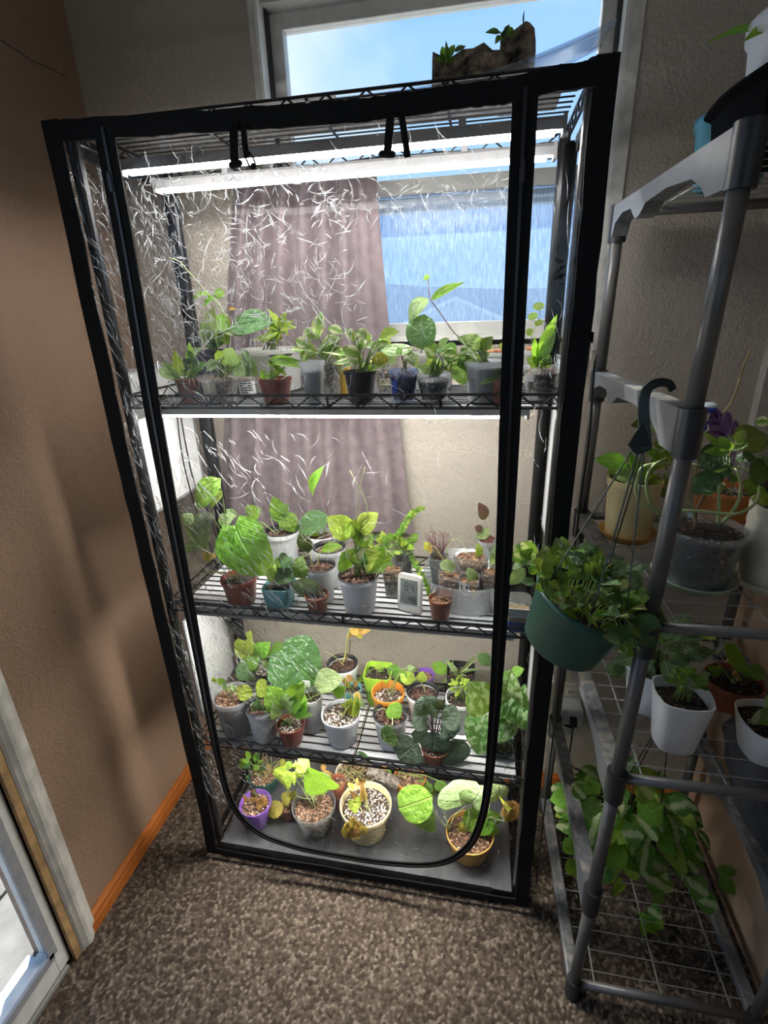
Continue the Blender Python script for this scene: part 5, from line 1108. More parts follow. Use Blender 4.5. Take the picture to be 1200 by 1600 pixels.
BX = thing('gravel_jar', 'clear box of gravel with blue base and paper label, right of the zip band', 'jar', (cc.x, 0.055, z3)); R_ = 0.030
mb = MB(); mb.lathe([(R_, 0.001), (R_, 0.022)], (cc.x, 0.055, z3), 24, 0.6); mb.build('blue_base', plain('blue_gravel', (0.012, 0.07, 0.42), 0.5, var=0.4, vscale=300), BX)
mb = MB(); mb.lathe([(R_*0.98, 0.022), (R_*0.98, 0.034)], (cc.x, 0.055, z3), 24, 0.6); mb.build('gravel', plain('tan_gravel', (0.42, 0.30, 0.15), 0.8, var=0.5, vscale=400), BX)
mb = MB(); mb.lathe([(R_*1.05, 0.0), (R_*1.05, 0.06), (R_*1.0, 0.066), (R_*0.9, 0.066)], (cc.x, 0.055, z3), 24, 0.6); mb.build('case', POTM['clear'], BX)
mb = MB(); mb.box((cc.x-0.026, 0.055-R_*1.03, z3+0.036), (cc.x+0.02, 0.055-R_*1.0-0.0022, z3+0.058)); lb = mb.build('label', M_paper, BX)
mb = MB()
for k in range(3): mb.box((cc.x-0.022, 0.055-R_*1.03-0.0015, z3+0.041+0.005*k), (cc.x+rnd.uniform(-0.005, 0.014), 0.055-R_*1.03-0.0006, z3+0.0418+0.005*k))
mb.build('print', M_ink, lb)
# ================================================================ LOWEST WIRE SHELF
Ee = Tr(300, 960, 4.0); Ff = Tr(550, 960, 4.0); z4 = ZS[4]
p = pot('large frosted cup of bark mix behind the left zip band, lowest wire shelf', z4, (250, 500), 235, 775, kind='frost', soil='bark', T=Ee, depth_fill=0.93)
leaves(p, [(200, 430, 160, 400, 36, 'bright'), (230, 470, 180, 420, 30), (150, 420, 130, 390, 26, 'lime'), (280, 480, 240, 430, 26)], 'pale')
p = pot('black pot of leafy greens at the back left of the lowest wire shelf', z4, (480, 320), 200, Y=0.235, kind='black', soil='perlite', T=Ee)
leaves(p, [(342, 262, 350, 98, 118, 'lime'), (402, 242, 484, 180, 86, 'bright'), (422, 272, 300, 335, 80), (442, 222, 442, 282, 66, 'bright'), (300, 290, 412, 412, 118, 'speck'), (492, 232, 590, 200, 76, 'green'), (380, 250, 400, 190, 60, 'green'), (470, 260, 490, 210, 60, 'bright'), (490, 250, 618, 405, 70, 'bright')], 'bright')
p = pot('pale pot with one huge dark green leaf in the back row', z4, (560, 430), 140, Y=0.148, kind='white', soil='soil', T=Ee)
leaves(p, [(560, 225, 790, 440, 290, 'dark', 'heart', -0.1)], 'dark', stems=False); vine(p, [(560, 430), (540, 330), (575, 240)], 0.0022, 'g')
p = pot('white pot of clay pebbles with lime leaves, front left on the lowest wire shelf', z4, (425, 580), 195, 822, kind='white', soil='leca', inner='black', T=Ee)
leaves(p, [(382, 502, 258, 460, 78), (402, 502, 474, 408, 96), (412, 532, 422, 652, 70, 'marble')], 'lime')
p = pot('white pot of soil behind the small red-brown pot', z4, (735, 500), 160, 748, kind='white', soil='soil', T=Ee)
leaves(p, [(765, 425, 945, 400, 120, 'pale'), (880, 492, 962, 458, 66, 'bright'), (700, 470, 690, 400, 40)], 'pale'); 
o = ptY(*Ee(710, 425), p.y); mb = MB(); mb.box((o.x-0.012, o.y-0.001, o.z-0.014), (o.x+0.012, o.y+0.0005, o.z+0.006)); mb.build('plant_tag', M_paper, p.t)
p = pot('small red-brown pot of upright green leaves at the front left edge', z4, (605, 700), 175, 858, kind='red', soil='perlite', T=Ee)
leaves(p, [(575, 595, 468, 445, 130), (622, 525, 694, 432, 90, 'bright'), (632, 635, 718, 535, 100), (602, 605, 622, 478, 90, 'pale'), (522, 642, 510, 558, 56, 'pale'), (562, 662, 652, 732, 66, 'vari'), (620, 600, 690, 500, 70, 'green')], 'bright')
p = pot('white nursery pot of perlite mix with a wilting yellow plant', z4, (930, 615), 245, 845, kind='white', soil='perlite', T=Ee, depth_fill=0.92)
leaves(p, [(1002, 605, 968, 520, 40, 'lime'), (1012, 642, 1032, 500, 40), (1000, 560, 1060, 545, 30), (962, 395, 978, 470, 44, 'dry'), (1000, 640, 990, 560, 34, 'yellow'), (1040, 510, 1080, 590, 30, 'pale'), (1010, 500, 1060, 520, 40, 'orange')], 'lime', stem='y')
vine(p, [(985, 620), (1000, 560), (985, 470), (965, 400)], 0.0013, 'y')
p = pot('white pebble pot with a tall dried yellow stalk at the back', z4, (940, 305), 195, Y=0.255, kind='white', soil='leca', inner='black', T=Ee)
leaves(p, [(1010, 95, 1120, 95, 52, 'orange'), (1030, 105, 1060, 155, 36, 'yellow'), (990, 90, 1050, 125, 40, 'orange'), (1000, 100, 975, 150, 30, 'dry')], 'orange', stems=False); vine(p, [(945, 300), (965, 220), (970, 150), (985, 95), (1010, 75)], 0.0028, 'y'); vine(p, [(960, 300), (985, 230), (990, 160)], 0.002, 'b'); vine(p, [(950, 320), (900, 270), (820, 225)], 0.0012, 'y'); vine(p, [(970, 300), (960, 260), (930, 250)], 0.002, 'b')
p = pot('teal-rimmed small pot tucked between the white pots', z4, (1000, 455), 120, Y=0.20, kind='teal', T=Ee, lip=False)
leaves(p, [(1010, 450, 1040, 420, 30, 'dry'), (990, 450, 960, 430, 30)], 'bright')
p = pot('lime green square pot of seedlings in the back row', z4, (165, 350), 215, Y=0.25, kind='lime', sq=0.9, lip=False, soil='soil', T=Ff)
leaves(p, [(112, 375, 122, 605, 50, 'green', 'lance', -0.3), (232, 322, 292, 384, 66, 'green'), (190, 330, 130, 320, 26, 'lime'), (200, 345, 150, 350, 20)], 'bright', stems=False)
vine(p, [(155, 345), (160, 410), (185, 500)], 0.001, 'b', dY=[0, -0.03, -0.06]); vine(p, [(240, 335), (240, 400), (220, 460)], 0.001, 'b', dY=[0, -0.03, -0.06]); vine(p, [(170, 350), (130, 340), (112, 380)], 0.0012, 'g')
p = pot('bright orange pot of perlite mix behind a pebble pot', z4, (225, 480), 208, Y=0.17, kind='orange', soil='perlite', T=Ff, depth_fill=0.8)
leaves(p, [(320, 342, 290, 432, 76, 'green'), (300, 372, 412, 422, 66, 'lime'), (340, 335, 390, 330, 30, 'pale')], 'green'); vine(p, [(190, 500), (185, 430), (160, 330)], 0.0011, 'b')
p = pot('white pebble pot with a leaf hanging over its front, centre of the shelf', z4, (240, 620), 220, 858, kind='white', soil='leca', inner='black', T=Ff)
leaves(p, [(232, 565, 305, 650, 92, 'bright'), (250, 590, 230, 640, 60, 'bright')], 'bright'); leaves(p, [(215, 690, 262, 835, 86, 'marble', 'ovate', 0)], 'marble', stems=False, Y=p.y-p.R-0.006); vine(p, [(250, 620), (252, 690), (230, 700)], 0.0012, 'w', dY=[0, -p.R, -p.R-0.005]); vine(p, [(130, 632), (150, 600), (190, 590), (230, 600)], 0.0012, 'g')
p = pot('dark-rimmed pebble pot behind the silver-green violet', z4, (442, 480), 205, Y=0.185, kind='white', soil='leca', inner='black', T=Ff)
leaves(p, [(432, 425, 440, 355, 56, 'lime')], 'lime', stem='w')
p = pot('purple pot of soil at the back of the lowest wire shelf', z4, (450, 372), 130, Y=0.275, kind='purple', soil='bark', T=Ff)
leaves(p, [(400, 360, 340, 330, 26), (410, 360, 380, 325, 22)], 'pale')
p = pot('white pot of dark soil with a frilly lime plant', z4, (680, 515), 225, 760, kind='white', soil='soil', T=Ff, sq=0.3)
bush(p, 672, 445, 55, 48, 34, 40, 22, 'lime', 'ovate')
p = pot('black square pot of arching striped spider leaves in the back row', z4, (680, 345), 215, Y=0.265, kind='black', soil='soil', sq=0.9, lip=False, T=Ff)
leaves(p, [(660, 365, 570, 265, 18), (655, 370, 590, 300, 18), (650, 370, 552, 430, 26), (665, 365, 782, 262, 18), (670, 370, 802, 335, 18), (670, 375, 748, 405, 20), (660, 370, 620, 430, 18), (680, 370, 720, 430, 18), (655, 365, 620, 280, 16)], 'vari', 'lance', stems=False)
leaves(p, [(605, 355, 487, 308, 62, 'bright'), (790, 248, 876, 322, 66, 'speck')], 'bright'); vine(p, [(690, 350), (760, 300), (800, 262)], 0.0012, 'w')
p = pot('terracotta pot with a rosette of silver-green ruffled leaves', z4, (520, 830), 182, 963, kind='terra', T=Ff)
leaves(p, [(492, 620, 440, 515, 140, 0, 'round', -0.2), (475, 650, 372, 640, 130, 0, 'round'), (555, 645, 690, 640, 120, 0, 'round'), (480, 760, 362, 745, 80), (520, 735, 510, 858, 160, 0, 'round', -0.3), (590, 700, 640, 772, 120, 0, 'round'), (410, 795, 282, 912, 165, 0, 'round', -0.3), (610, 790, 690, 938, 150, 0, 'round', -0.3), (475, 690, 425, 705, 80, 0, 'round'), (540, 600, 560, 530, 60), (560, 690, 640, 730, 110, 0, 'round', -0.4), (500, 640, 490, 560, 90, 0, 'round')], 'violet', stem='p', sr=0.0014)
p = pot('dark pot with large cream-marbled leaves at the right end', z4, (940, 815), 165, 905, kind='dgreen', T=Ff)
leaves(p, [(862, 605, 728, 425, 185), (962, 525, 990, 360, 180, 0, 'heart'), (1010, 690, 1080, 475, 140), (960, 560, 1010, 700, 150), (842, 630, 775, 895, 190, 0, 'heart', -0.2), (925, 660, 1118, 765, 195, 0, 'heart', -0.2), (1000, 372, 1118, 342, 56, 'green'), (930, 640, 905, 820, 100, 'pale'), (900, 600, 960, 520, 90)], 'marble', sr=0.0018)
lf = ptZ(*Ee(1075, 890), z4+0.003)
fl2 = thing('fallen_leaf', 'small dark fallen leaf lying at the front of the lowest wire shelf', 'leaf', lf); leaf(fl2, ptZ(*Ee(1035, 855), z4+0.004), ptZ(*Ee(1115, 915), z4+0.002), 0.012, 'dark', n=Vector((0, 0, 1)), bend=0, name='blade')
# ================================================================ FLOOR-LEVEL SHELF
Gg = Tr(320, 1150, 4.0); Hh = Tr(550, 1150, 3.75); zb = ZB+0.001
p = pot('purple pot of dried brown remains at the bottom left', zb, (315, 415), 195, 592, kind='purple', soil='bark', T=Gg, taper=0.55)
leaves(p, [(270, 410, 220, 390, 60, 'dry'), (330, 380, 310, 330, 50, 'burg'), (350, 430, 380, 380, 44, 'dry'), (300, 430, 260, 450, 40, 'burg'), (320, 420, 360, 440, 44, 'dry'), (290, 400, 330, 370, 40, 'dry')], 'dry', stems=False)
p = pot('dark bowl of dry straw with trailing greens, bottom back left', zb, (370, 235), 190, Y=0.20, kind='dgreen', soil='bark', T=Gg, taper=0.8)
mb = MB(); q0 = Vector((p.x, p.y, p.zs))
for i in range(60):
    a = rnd.uniform(0, 6.28); r = rnd.uniform(0.2, 1)*p.rs; e1 = q0+Vector((math.cos(a)*r, math.sin(a)*r, rnd.uniform(0, 0.02))); d = Vector((rnd.uniform(-1, 1), rnd.uniform(-1, 1), rnd.uniform(0, 1)))*0.03
    mb.tube(curve([e1, e1+d*0.5+Vector((0, 0, 0.005)), e1+d], 3), 0.0008, 4)
o = mb.build('straw', plain('straw', (0.46, 0.33, 0.15), 0.8, var=0.3), p.t); o['kind'] = 'stuff'
bush(p, 300, 170, 60, 50, 16, 60, 34, 'green', mats=['green', 'dark', 'bright']); leaves(p, [(290, 240, 262, 290, 36, 'green'), (500, 150, 470, 200, 40, 'yellow'), (540, 160, 500, 210, 40, 'lime')], 'green')
p = pot('small brown pot with yellowing leaves left of the clear pot', zb, (520, 430), 105, 535, kind='terra', soil='bark', T=Gg)
leaves(p, [(545, 345, 480, 450, 60), (490, 425, 378, 505, 80, 'yellow'), (540, 400, 560, 340, 40)], 'yellow', stem='y')
p = pot('clear pot of chunky bark with lime arrow leaves at the bottom front', zb, (680, 420), 275, 660, kind='clear', soil='bark', T=Gg, depth_fill=0.84)
leaves(p, [(515, 215, 475, 330, 120, 'lime', 'heart'), (562, 225, 540, 315, 66), (585, 150, 655, 215, 86), (775, 335, 640, 215, 165, 'bright', 'heart'), (700, 240, 765, 330, 120, 'pale', 'heart'), (570, 160, 600, 225, 60)], 'lime', stem='w', sr=0.0016); vine(p, [(680, 395), (600, 385), (570, 360), (590, 300), (640, 240)], 0.0018, 'w')
p = pot('cream pot of perlite mix with withered leaves hanging over the rim', zb, (1005, 420), 325, 692, kind='cream', soil='perlite', T=Gg, depth_fill=0.85)
leaves(p, [(965, 440, 875, 445, 74, 'lime'), (930, 440, 885, 430, 50, 'yellow'), (985, 400, 985, 300, 40, 'dry'), (980, 300, 945, 270, 40, 'orange'), (1000, 300, 960, 260, 40, 'dry')], 'yellow', stem='y')
leaves(p, [(900, 540, 880, 640, 60, 'dry'), (940, 560, 930, 670, 66, 'dry'), (980, 560, 1010, 610, 50, 'orange'), (920, 530, 870, 580, 40, 'orange'), (960, 560, 950, 640, 44, 'dry'), (900, 290, 930, 330, 36, 'orange')], 'dry', stems=False, Y=p.y-p.R-0.004); vine(p, [(1000, 430), (1030, 460), (1010, 540), (940, 545), (890, 500)], 0.0016, 'y')
p = pot('small terracotta pot behind the cream pot on the floor-level shelf', zb, (825, 280), 110, Y=0.17, kind='terra', soil='bark', T=Gg, cat='plant pot', name='plant_pot')
leaves(p, [(740, 215, 800, 270, 50, 'orange'), (760, 200, 720, 190, 30, 'dry')], 'orange', stems=False)
p = pot('shallow basket of dry grass and green sprigs at the bottom back', zb, (940, 225), 250, Y=0.255, kind='ivory', soil='bark', T=Gg, taper=0.85)
mb = MB(); q0 = Vector((p.x, p.y, p.zs))
for i in range(70):
    a = rnd.uniform(0, 6.28); r = rnd.uniform(0.1, 1.05)*p.rs; e1 = q0+Vector((math.cos(a)*r, math.sin(a)*r, 0)); d = Vector((rnd.uniform(-1, 1), rnd.uniform(-1, 0.4), rnd.uniform(0.1, 1)))*0.04
    mb.tube(curve([e1, e1+d*0.5+Vector((0, 0, 0.008)), e1+d], 3), 0.0008, 4)
o = mb.build('grass', plain('pale_grass', (0.40, 0.40, 0.16), 0.8, var=0.3), p.t); o['kind'] = 'stuff'
lg = [ptY(*Hh(x, y), 0.215) for x, y in ((95, 195), (150, 225), (210, 250), (270, 290))]
mb = MB(); mb.tube(curve(lg, 5), [0.014]+[0.018]*7+[0.019]*7+[0.013], 10); tag(mb.build('driftwood_log', plain('grey_bark', (0.20, 0.17, 0.14), 0.9, var=0.4, vscale=80, bmp=1.0, bscale=90, bdist=0.01), smooth=True), 'grey bark log lying behind the cream pot', 'log')
p = pot('rust-orange pot with a sprig behind the hanging lime leaves', zb, (340, 230), 190, Y=0.245, kind='rust', soil='bark', T=Hh, taper=0.8)
leaves(p, [(330, 240, 300, 290, 70, 'orange'), (240, 230, 200, 240, 60, 'bright'), (200, 200, 160, 210, 46, 'orange'), (420, 330, 500, 430, 80, 'green'), (440, 260, 400, 330, 90, 'green'), (500, 260, 540, 330, 60, 'green')], 'green')
p = pot('ochre pot with broad pale leaves at the bottom right', zb, (690, 560), 280, 768, kind='ochre', soil='bark', T=Hh)
leaves(p, [(640, 410, 600, 262, 210, 'pale', 'round', 0.1), (700, 400, 770, 300, 150, 'pale', 'heart'), (775, 450, 670, 575, 150, 'bright', 'heart', -0.2), (790, 470, 790, 610, 110, 'bright'), (815, 275, 878, 390, 120, 'pale'), (650, 518, 644, 592, 46, 'yellow'), (470, 355, 268, 430, 165, 'bright', 'round', -0.1), (440, 395, 415, 605, 120, 'bright')], 'lime', stems=False)
for pts in ([(575, 560), (545, 450), (560, 330), (610, 270)], [(570, 545), (600, 470), (680, 400)], [(660, 560), (700, 430), (710, 320)], [(565, 545), (500, 470), (470, 400)], [(700, 540), (680, 380), (720, 280)], [(760, 560), (800, 480), (850, 490), (900, 500)]): vine(p, pts, 0.0022, 'w')
leaves(p, [(930, 430, 870, 370, 24, 'yellow'), (960, 380, 1000, 530, 90, 'orange'), (900, 400, 915, 520, 60, 'dry'), (880, 430, 900, 480, 40, 'dry')], 'orange', stems=False)
# ================================================================ TOP OF THE UNIT: mounted driftwood
def slab(pts_px, Yf, th):
    mb = MB(); poly = [(ptY(x, y, Yf).x, ptY(x, y, Yf).z) for x, y in pts_px]; mb.prism(poly, 'y', Yf, Yf+th); return mb
DW = thing('cork_bark_mount', 'rough bark slab mounted with small plants on top of the unit', 'bark mount', (0.74, 0.22, ZTOP+0.004))
M_cork = plain('cork_bark', (0.24, 0.18, 0.13), 0.95, var=0.55, vscale=45, bmp=1.0, bscale=70, bdist=0.02)
zb_ = ZTOP+0.0045
def barkpiece(xs, ztop, Yc, th, jit):
    mb = MB(); vs = []; fs = []; n = len(xs); k = 8
    for i, (x, zt) in enumerate(zip(xs, ztop)):
        for j in range(k):
            a = 2*math.pi*j/k; hz = (zt-zb_)/2; vs.append((x+rnd.uniform(-1, 1)*jit*0.5, Yc+math.sin(a)*th*(1+rnd.uniform(-0.3, 0.3)), zb_+hz+math.cos(a)*hz*(1.0 if math.cos(a) < 0 else 1+rnd.uniform(-0.08, 0.08))))
    for i in range(n-1):
        for j in range(k): a = i*k+j; b = i*k+(j+1) % k; fs.append((a, a+k, b+k, b))
    fs.append(tuple(range(k))); fs.append(tuple(range((n-1)*k, n*k))[::-1]); mb.add(vs, fs); return mb
def xz(px, py, Y=0.2): q = ptY(px, py, Y); return q.x, q.z
a = [xz(x, y) for x, y in ((676, 84), (690, 90), (705, 92), (722, 80), (740, 75), (757, 70), (770, 75), (790, 78), (800, 78))]
barkpiece([q[0] for q in a], [q[1] for q in a], 0.2, 0.016, 0.003).build('bark_slab', M_cork, DW)
a = [xz(x, y) for x, y in ((782, 60), (792, 46), (805, 38), (815, 32), (823, 24), (829, 32), (836, 42), (838, 60))]
barkpiece([q[0] for q in a], [q[1] for q in a], 0.21, 0.014, 0.002).build('bark_chunk', M_cork, DW)
DP = Pot(); DP.z0 = 1.85; DP.t, DP.y, DP.R, DP.zs, DP.x, DP.rs, DP.T = DW, 0.19, 0.01, 1.95, 0.65, 0.01, Tr(640, 10, 1200/340)
leaves(DP, [(200, 320, 180, 215, 40), (210, 300, 205, 185, 30), (215, 280, 250, 205, 30), (250, 250, 310, 215, 60, 'dark'), (185, 330, 150, 275, 40, 'bright'), (210, 320, 245, 270, 34), (500, 145, 418, 140, 40, 'dark', 'ovate'), (520, 170, 550, 95, 34, 'dark'), (540, 160, 520, 110, 30), (560, 160, 540, 110, 40, 'green'), (632, 120, 630, 8, 8, 'dark', 'lance', 0)], 'green', stems=False)
mb = MB(); T_ = DP.T
for pts in ([(500, 200), (510, 170), (500, 140)], [(190, 340), (205, 310), (205, 280)], [(520, 200), (525, 170)], [(560, 180), (550, 150)]): mb.tube([ptY(*T_(x, y), 0.19) for x, y in pts], 0.0012, 5)
mb.build('stem', M_stem, DW)
# ================================================================ PLANT STAND CONTENTS
Ii = Tr(880, 530, 1191/320); Jj = Tr(780, 800, 1200/420); Kk = Tr(820, 1150, 1200/380); Ll = Tr(880, 0, 3.75); Nn = Tr(1040, 930, 853/160)
s3, s4 = SZ['t3']+0.0005, SZ['t4']+0.0005
p = pot('cream-yellow pot on matching saucer with lime leaves, back of the stand', s3+0.004, (420, 805), 300, 1185, kind='cream', T=Ii, saucer='ochre', taper=0.85)
leaves(p, [(375, 735, 182, 690, 86, 'bright'), (402, 775, 308, 812, 66, 'pale'), (602, 505, 400, 480, 120, 'olive'), (562, 805, 520, 880, 70, 'lime'), (640, 640, 520, 760, 80, 'lime'), (430, 820, 370, 880, 70, 'vari'), (520, 760, 430, 740, 60, 'lime'), (560, 700, 480, 640, 60, 'bright'), (620, 720, 700, 640, 60, 'lime'), (500, 800, 450, 730, 70, 'bright'), (580, 840, 690, 800, 70, 'vari'), (430, 790, 380, 650, 50, 'bright'), (560, 640, 540, 590, 50, 'bright'), (600, 880, 540, 900, 60, 'pale')], 'lime')
vine(p, [(600, 760), (605, 620), (590, 520)], 0.0016, 'g')
p = pot('clear pot of black soil on a pale green saucer, front of the stand', s3+0.004, (815, 1085), 455, 1475, kind='clear', soil='soil', T=Ii, saucer=plain('saucer_mint', (0.40, 0.52, 0.40), 0.35), taper=0.80, depth_fill=0.92)
leaves(p, [(965, 640, 785, 545, 70, 'green'), (955, 650, 785, 745, 140, 'dark'), (905, 780, 742, 905, 115, 'dark'), (935, 680, 870, 825, 110, 'dark'), (990, 610, 1195, 555, 160, 'olive'), (980, 645, 1092, 600, 34, 'green'), (1125, 690, 1150, 870, 130, 'dark'), (1195, 480, 1108, 482, 56, 'vari'), (1000, 690, 1130, 690, 60, 'dark'), (790, 900, 860, 830, 80, 'green'), (930, 820, 820, 880, 90, 'pale'), (970, 640, 900, 560, 46, 'green'), (1010, 600, 1060, 520, 50, 'dark')], 'dark', stems=False)
vine(p, [(770, 1090), (780, 985), (860, 850), (940, 740), (980, 650)], 0.003, 'b'); vine(p, [(775, 1075), (740, 960), (680, 880)], 0.002, 'g')
for pts in ([(900, 1070), (905, 960), (905, 850)], [(925, 1070), (1000, 980), (1035, 870), (1010, 770), (960, 740)], [(640, 995), (800, 1000), (1000, 1015), (1110, 960), (1140, 880), (1110, 780), (1010, 740)], [(560, 1020), (500, 930), (485, 820), (520, 740), (600, 690)], [(540, 1000), (440, 930), (425, 830), (470, 740), (640, 720), (840, 740)]): vine(p, pts, 0.0032, 'w', dY=[0, -0.01, -0.02, -0.02, 0, 0.01, 0.02][:len(pts)])
p = pot('big terracotta-orange pot of dark soil behind the clear pot', s3+0.002, (965, 860), 350, Y=0.20, kind='rust', soil='perlite', T=Ii, taper=0.8)
leaves(p, [(900, 830, 830, 790, 50, 'burg'), (1060, 840, 1140, 930, 70, 'bright'), (1000, 830, 960, 780, 50, 'green'), (850, 840, 780, 800, 60, 'lime')], 'green')
p = pot('ivory ribbed pot on a saucer at the right edge of the stand', s3+0.004, (1330, 960), 400, Y=-0.03, kind='ivory', T=Ii, saucer='ivory', taper=0.85, ribs=True)
leaves(p, [(1200, 940, 1100, 920, 60, 'lime'), (1180, 900, 1110, 870, 50, 'bright'), (1250, 930, 1180, 660, 60, 'vari'), (1280, 930, 1230, 800, 60, 'green')], 'bright')
# dry twig, glass bead stake, purple leaf ornament (stuck in the orange pot)
q = [ptY(*Ii(x, y), 0.20) for x, y in ((760, 830), (800, 600), (850, 445), (930, 430), (990, 340), (1020, 250), (1050, 150), (1092, 60))]
mb = MB(); mb.tube(curve(q[2:], 6), [0.0028]*10+[0.0022]*21, 6); 
for k in (3, 4, 5, 6): mb.blob(q[k], 0.0036, 6, 4)
mb.tube(curve(q[:3], 5), 0.0026, 6); tag(mb.build('dry_twig', plain('twig_tan', (0.34, 0.27, 0.14), 0.8, var=0.3)), 'bare tan twig rising above the stand near the wall', 'twig')
BS = thing('glass_bead_stake', 'blue and white glass bead plant stake behind the stand pole', 'ornament', ptY(*Ii(700, 860), 0.10))
mb = MB(); mb.tube([ptY(*Ii(690, 880), 0.10), ptY(*Ii(850, 400), 0.10)], 0.0012, 6); mb.build('rod', plain('steel_rod', (0.5, 0.5, 0.5), 0.3, metal=0.8), BS)
gl = {'b': plain('glass_blue', (0.01, 0.05, 0.55), 0.08), 'w': plain('glass_white', (0.65, 0.72, 0.78), 0.08), 'c': plain('glass_cyan', (0.03, 0.32, 0.62), 0.08), 'g': plain('glass_green', (0.02, 0.42, 0.16), 0.08)}
for y, r, c, f in ((385, 46, 'w', 0.45), (402, 46, 'b', 0.42), (440, 22, 'w', 0.8), (462, 20, 'w', 0.8), (490, 24, 'b', 0.75), (515, 26, 'b', 0.7), (545, 20, 'w', 0.8), (580, 18, 'g', 0.8), (605, 18, 'c', 0.8), (655, 22, 'c', 0.8), (685, 26, 'c', 0.75), (712, 24, 'w', 0.5)):
    x = lerp(850, 742, (y-385)/330); P0 = ptY(*Ii(x, y), 0.10); s = r*Ii.k*depth(P0)/F_PX*1.0; mb = MB(); mb.blob(P0, (s, s, s*f), 12, 8); mb.build('glass_bead', gl[c], BS, smooth=True)
PW = thing('purple_leaf_ornament', 'translucent purple leaf-shaped plant stake above the orange pot', 'ornament', ptY(*Ii(960, 830), 0.185))
M_purp = tinted('purple_film', (0.62, 0.50, 0.70), 0.25, (0.30, 0.16, 0.42)); M_purpl = plain('purple_line', (0.16, 0.07, 0.24), 0.4)
def flatleaf(par, bx, by, tx, ty, w_, Y):
    a, b = ptY(*Ii(bx, by), Y), ptY(*Ii(tx, ty), Y); d = b-a; nrm = Vector((d.z, 0, -d.x)).normalized(); s = w_*Ii.k*depth(a)/F_PX/2; L_ = []; R_ = []
    for i in range(11):
        t = i/10; k = math.sin(math.pi*t)**0.7*s; L_.append(a+d*t+nrm*k); R_.append(a+d*t-nrm*k)
    poly = [(v.x, v.z) for v in L_]+[(v.x, v.z) for v in R_[1:-1][::-1]]; mb = MB(); mb.prism(poly, 'y', Y, Y+0.0012); o = mb.build('leaflet', M_purp, par)
    mb = MB(); mb.tube([v+Vector((0, -0.0005, 0)) for v in L_+R_[::-1]], 0.0009, 4); mb.tube([a+Vector((0, -0.0008, 0)), b+Vector((0, -0.0008, 0))], 0.0008, 4); mb.build('outline', M_purpl, o)
for r in ((1000, 600, 1000, 470, 46), (960, 540, 955, 420, 46), (950, 560, 850, 470, 70), (960, 580, 830, 540, 60), (980, 600, 850, 600, 60), (920, 500, 820, 400, 90), (900, 480, 800, 350, 70)): flatleaf(PW, *r, 0.185)
mb = MB(); mb.tube(curve([ptY(*Ii(x, y), 0.185) for x, y in ((960, 830), (1000, 640), (960, 540), (900, 460))], 5), 0.0013, 5); mb.build('spine', M_purpl, PW)
# tier below
p = pot('white tapered pot with a frilly green plant, front of the lower stand shelf', s4, (820, 805), 285, 1088, kind='white', soil='soil', T=Jj, sq=0.45, taper=0.72, lip=False, depth_fill=0.82)
bush(p, 840, 750, 70, 50, 40, 48, 24, 'bright', 'ovate', mats=['green', 'bright', 'pale'])
p = pot('white pot of white-veined leaves behind the front pole of the stand', s4, (700, 680), 250, Y=0.02, kind='white', soil='soil', T=Jj)
bush(p, 740, 600, 170, 95, 46, 105, 58, 'nerve', 'ovate', droop=0.3)
leaves(p, [(520, 575, 420, 620, 70, 'nerve'), (560, 700, 465, 710, 60, 'dark'), (600, 720, 655, 745, 50, 'dark'), (560, 580, 575, 640, 50, 'green')], 'nerve', stems=False)
p = pot('white pot at the right edge of the lower stand shelf', s4, (1225, 930), 330, 1140, kind='white', soil='soil', T=Jj, sq=0.4, taper=0.72, lip=False)
leaves(p, [(1190, 870, 1165, 985, 90, 'vari'), (1230, 860, 1180, 850, 60, 'pale')], 'vari')
p = pot('dark terracotta pot with broad green leaves behind the white pots', s4, (1050, 745), 235, 900, kind='red', soil='soil', T=Jj)
leaves(p, [(1005, 595, 1110, 715, 100, 'bright'), (1130, 860, 975, 850, 110, 'dark'), (960, 690, 985, 735, 50, 'bright'), (1050, 740, 1090, 760, 40, 'orange'), (1110, 700, 1200, 740, 60, 'green'), (900, 540, 985, 525, 60, 'lime'), (1040, 740, 1060, 770, 34, 'vari'), (1130, 760, 1160, 780, 40, 'orange'), (1000, 800, 950, 780, 80, 'dark')], 'green', stems=False)
vine(p, [(860, 600), (900, 625), (960, 630), (1005, 600)], 0.0022, 'y'); vine(p, [(1040, 770), (1000, 700), (940, 640)], 0.002, 'g')
# hanging green pot
HP = thing('hanging_planter', 'dark green hanging pot of bushy leaves tilted beside the cover', 'hanging planter', (0.925, -0.142, 0.945))
c0 = Vector((0.926, -0.142, 1.002)); ra, rb_ = 0.087, 0.068; hgt = 0.110
RM = Matrix.Rotation(math.radians(19), 3, 'Y') @ Matrix.Rotation(math.radians(4), 3, 'X')
mb = MB(); mb.lathe([(rb_*0.9, -hgt/2), (rb_, -hgt/2+0.006), (ra*0.97, hgt/2-0.012), (ra, hgt/2-0.01), (ra*1.01, hgt/2), (ra*0.97, hgt/2), (ra*0.94, hgt/2-0.015), (rb_*0.9, -hgt/2+0.005), (0.0001, -hgt/2+0.005)], c0, 36, rot=RM); mb.build('pot', POTM['dgreen'], HP, smooth=True)
mb = MB(); mb.lathe([(ra*0.93, hgt/2-0.022), (ra*0.5, hgt/2-0.015), (0.0001, hgt/2-0.012)], c0, 24, rot=RM); mb.build('soil', SOILM['soil'], HP)
Pg = Pot(); Pg.z0 = 0.9; Pg.t, Pg.x, Pg.y, Pg.R, Pg.rs, Pg.T = HP, c0.x, c0.y, ra, ra*0.8, Jj; Pg.zs = c0.z+hgt/2-0.02
up_ = RM @ Vector((0, 0, 1)); mb = MB()
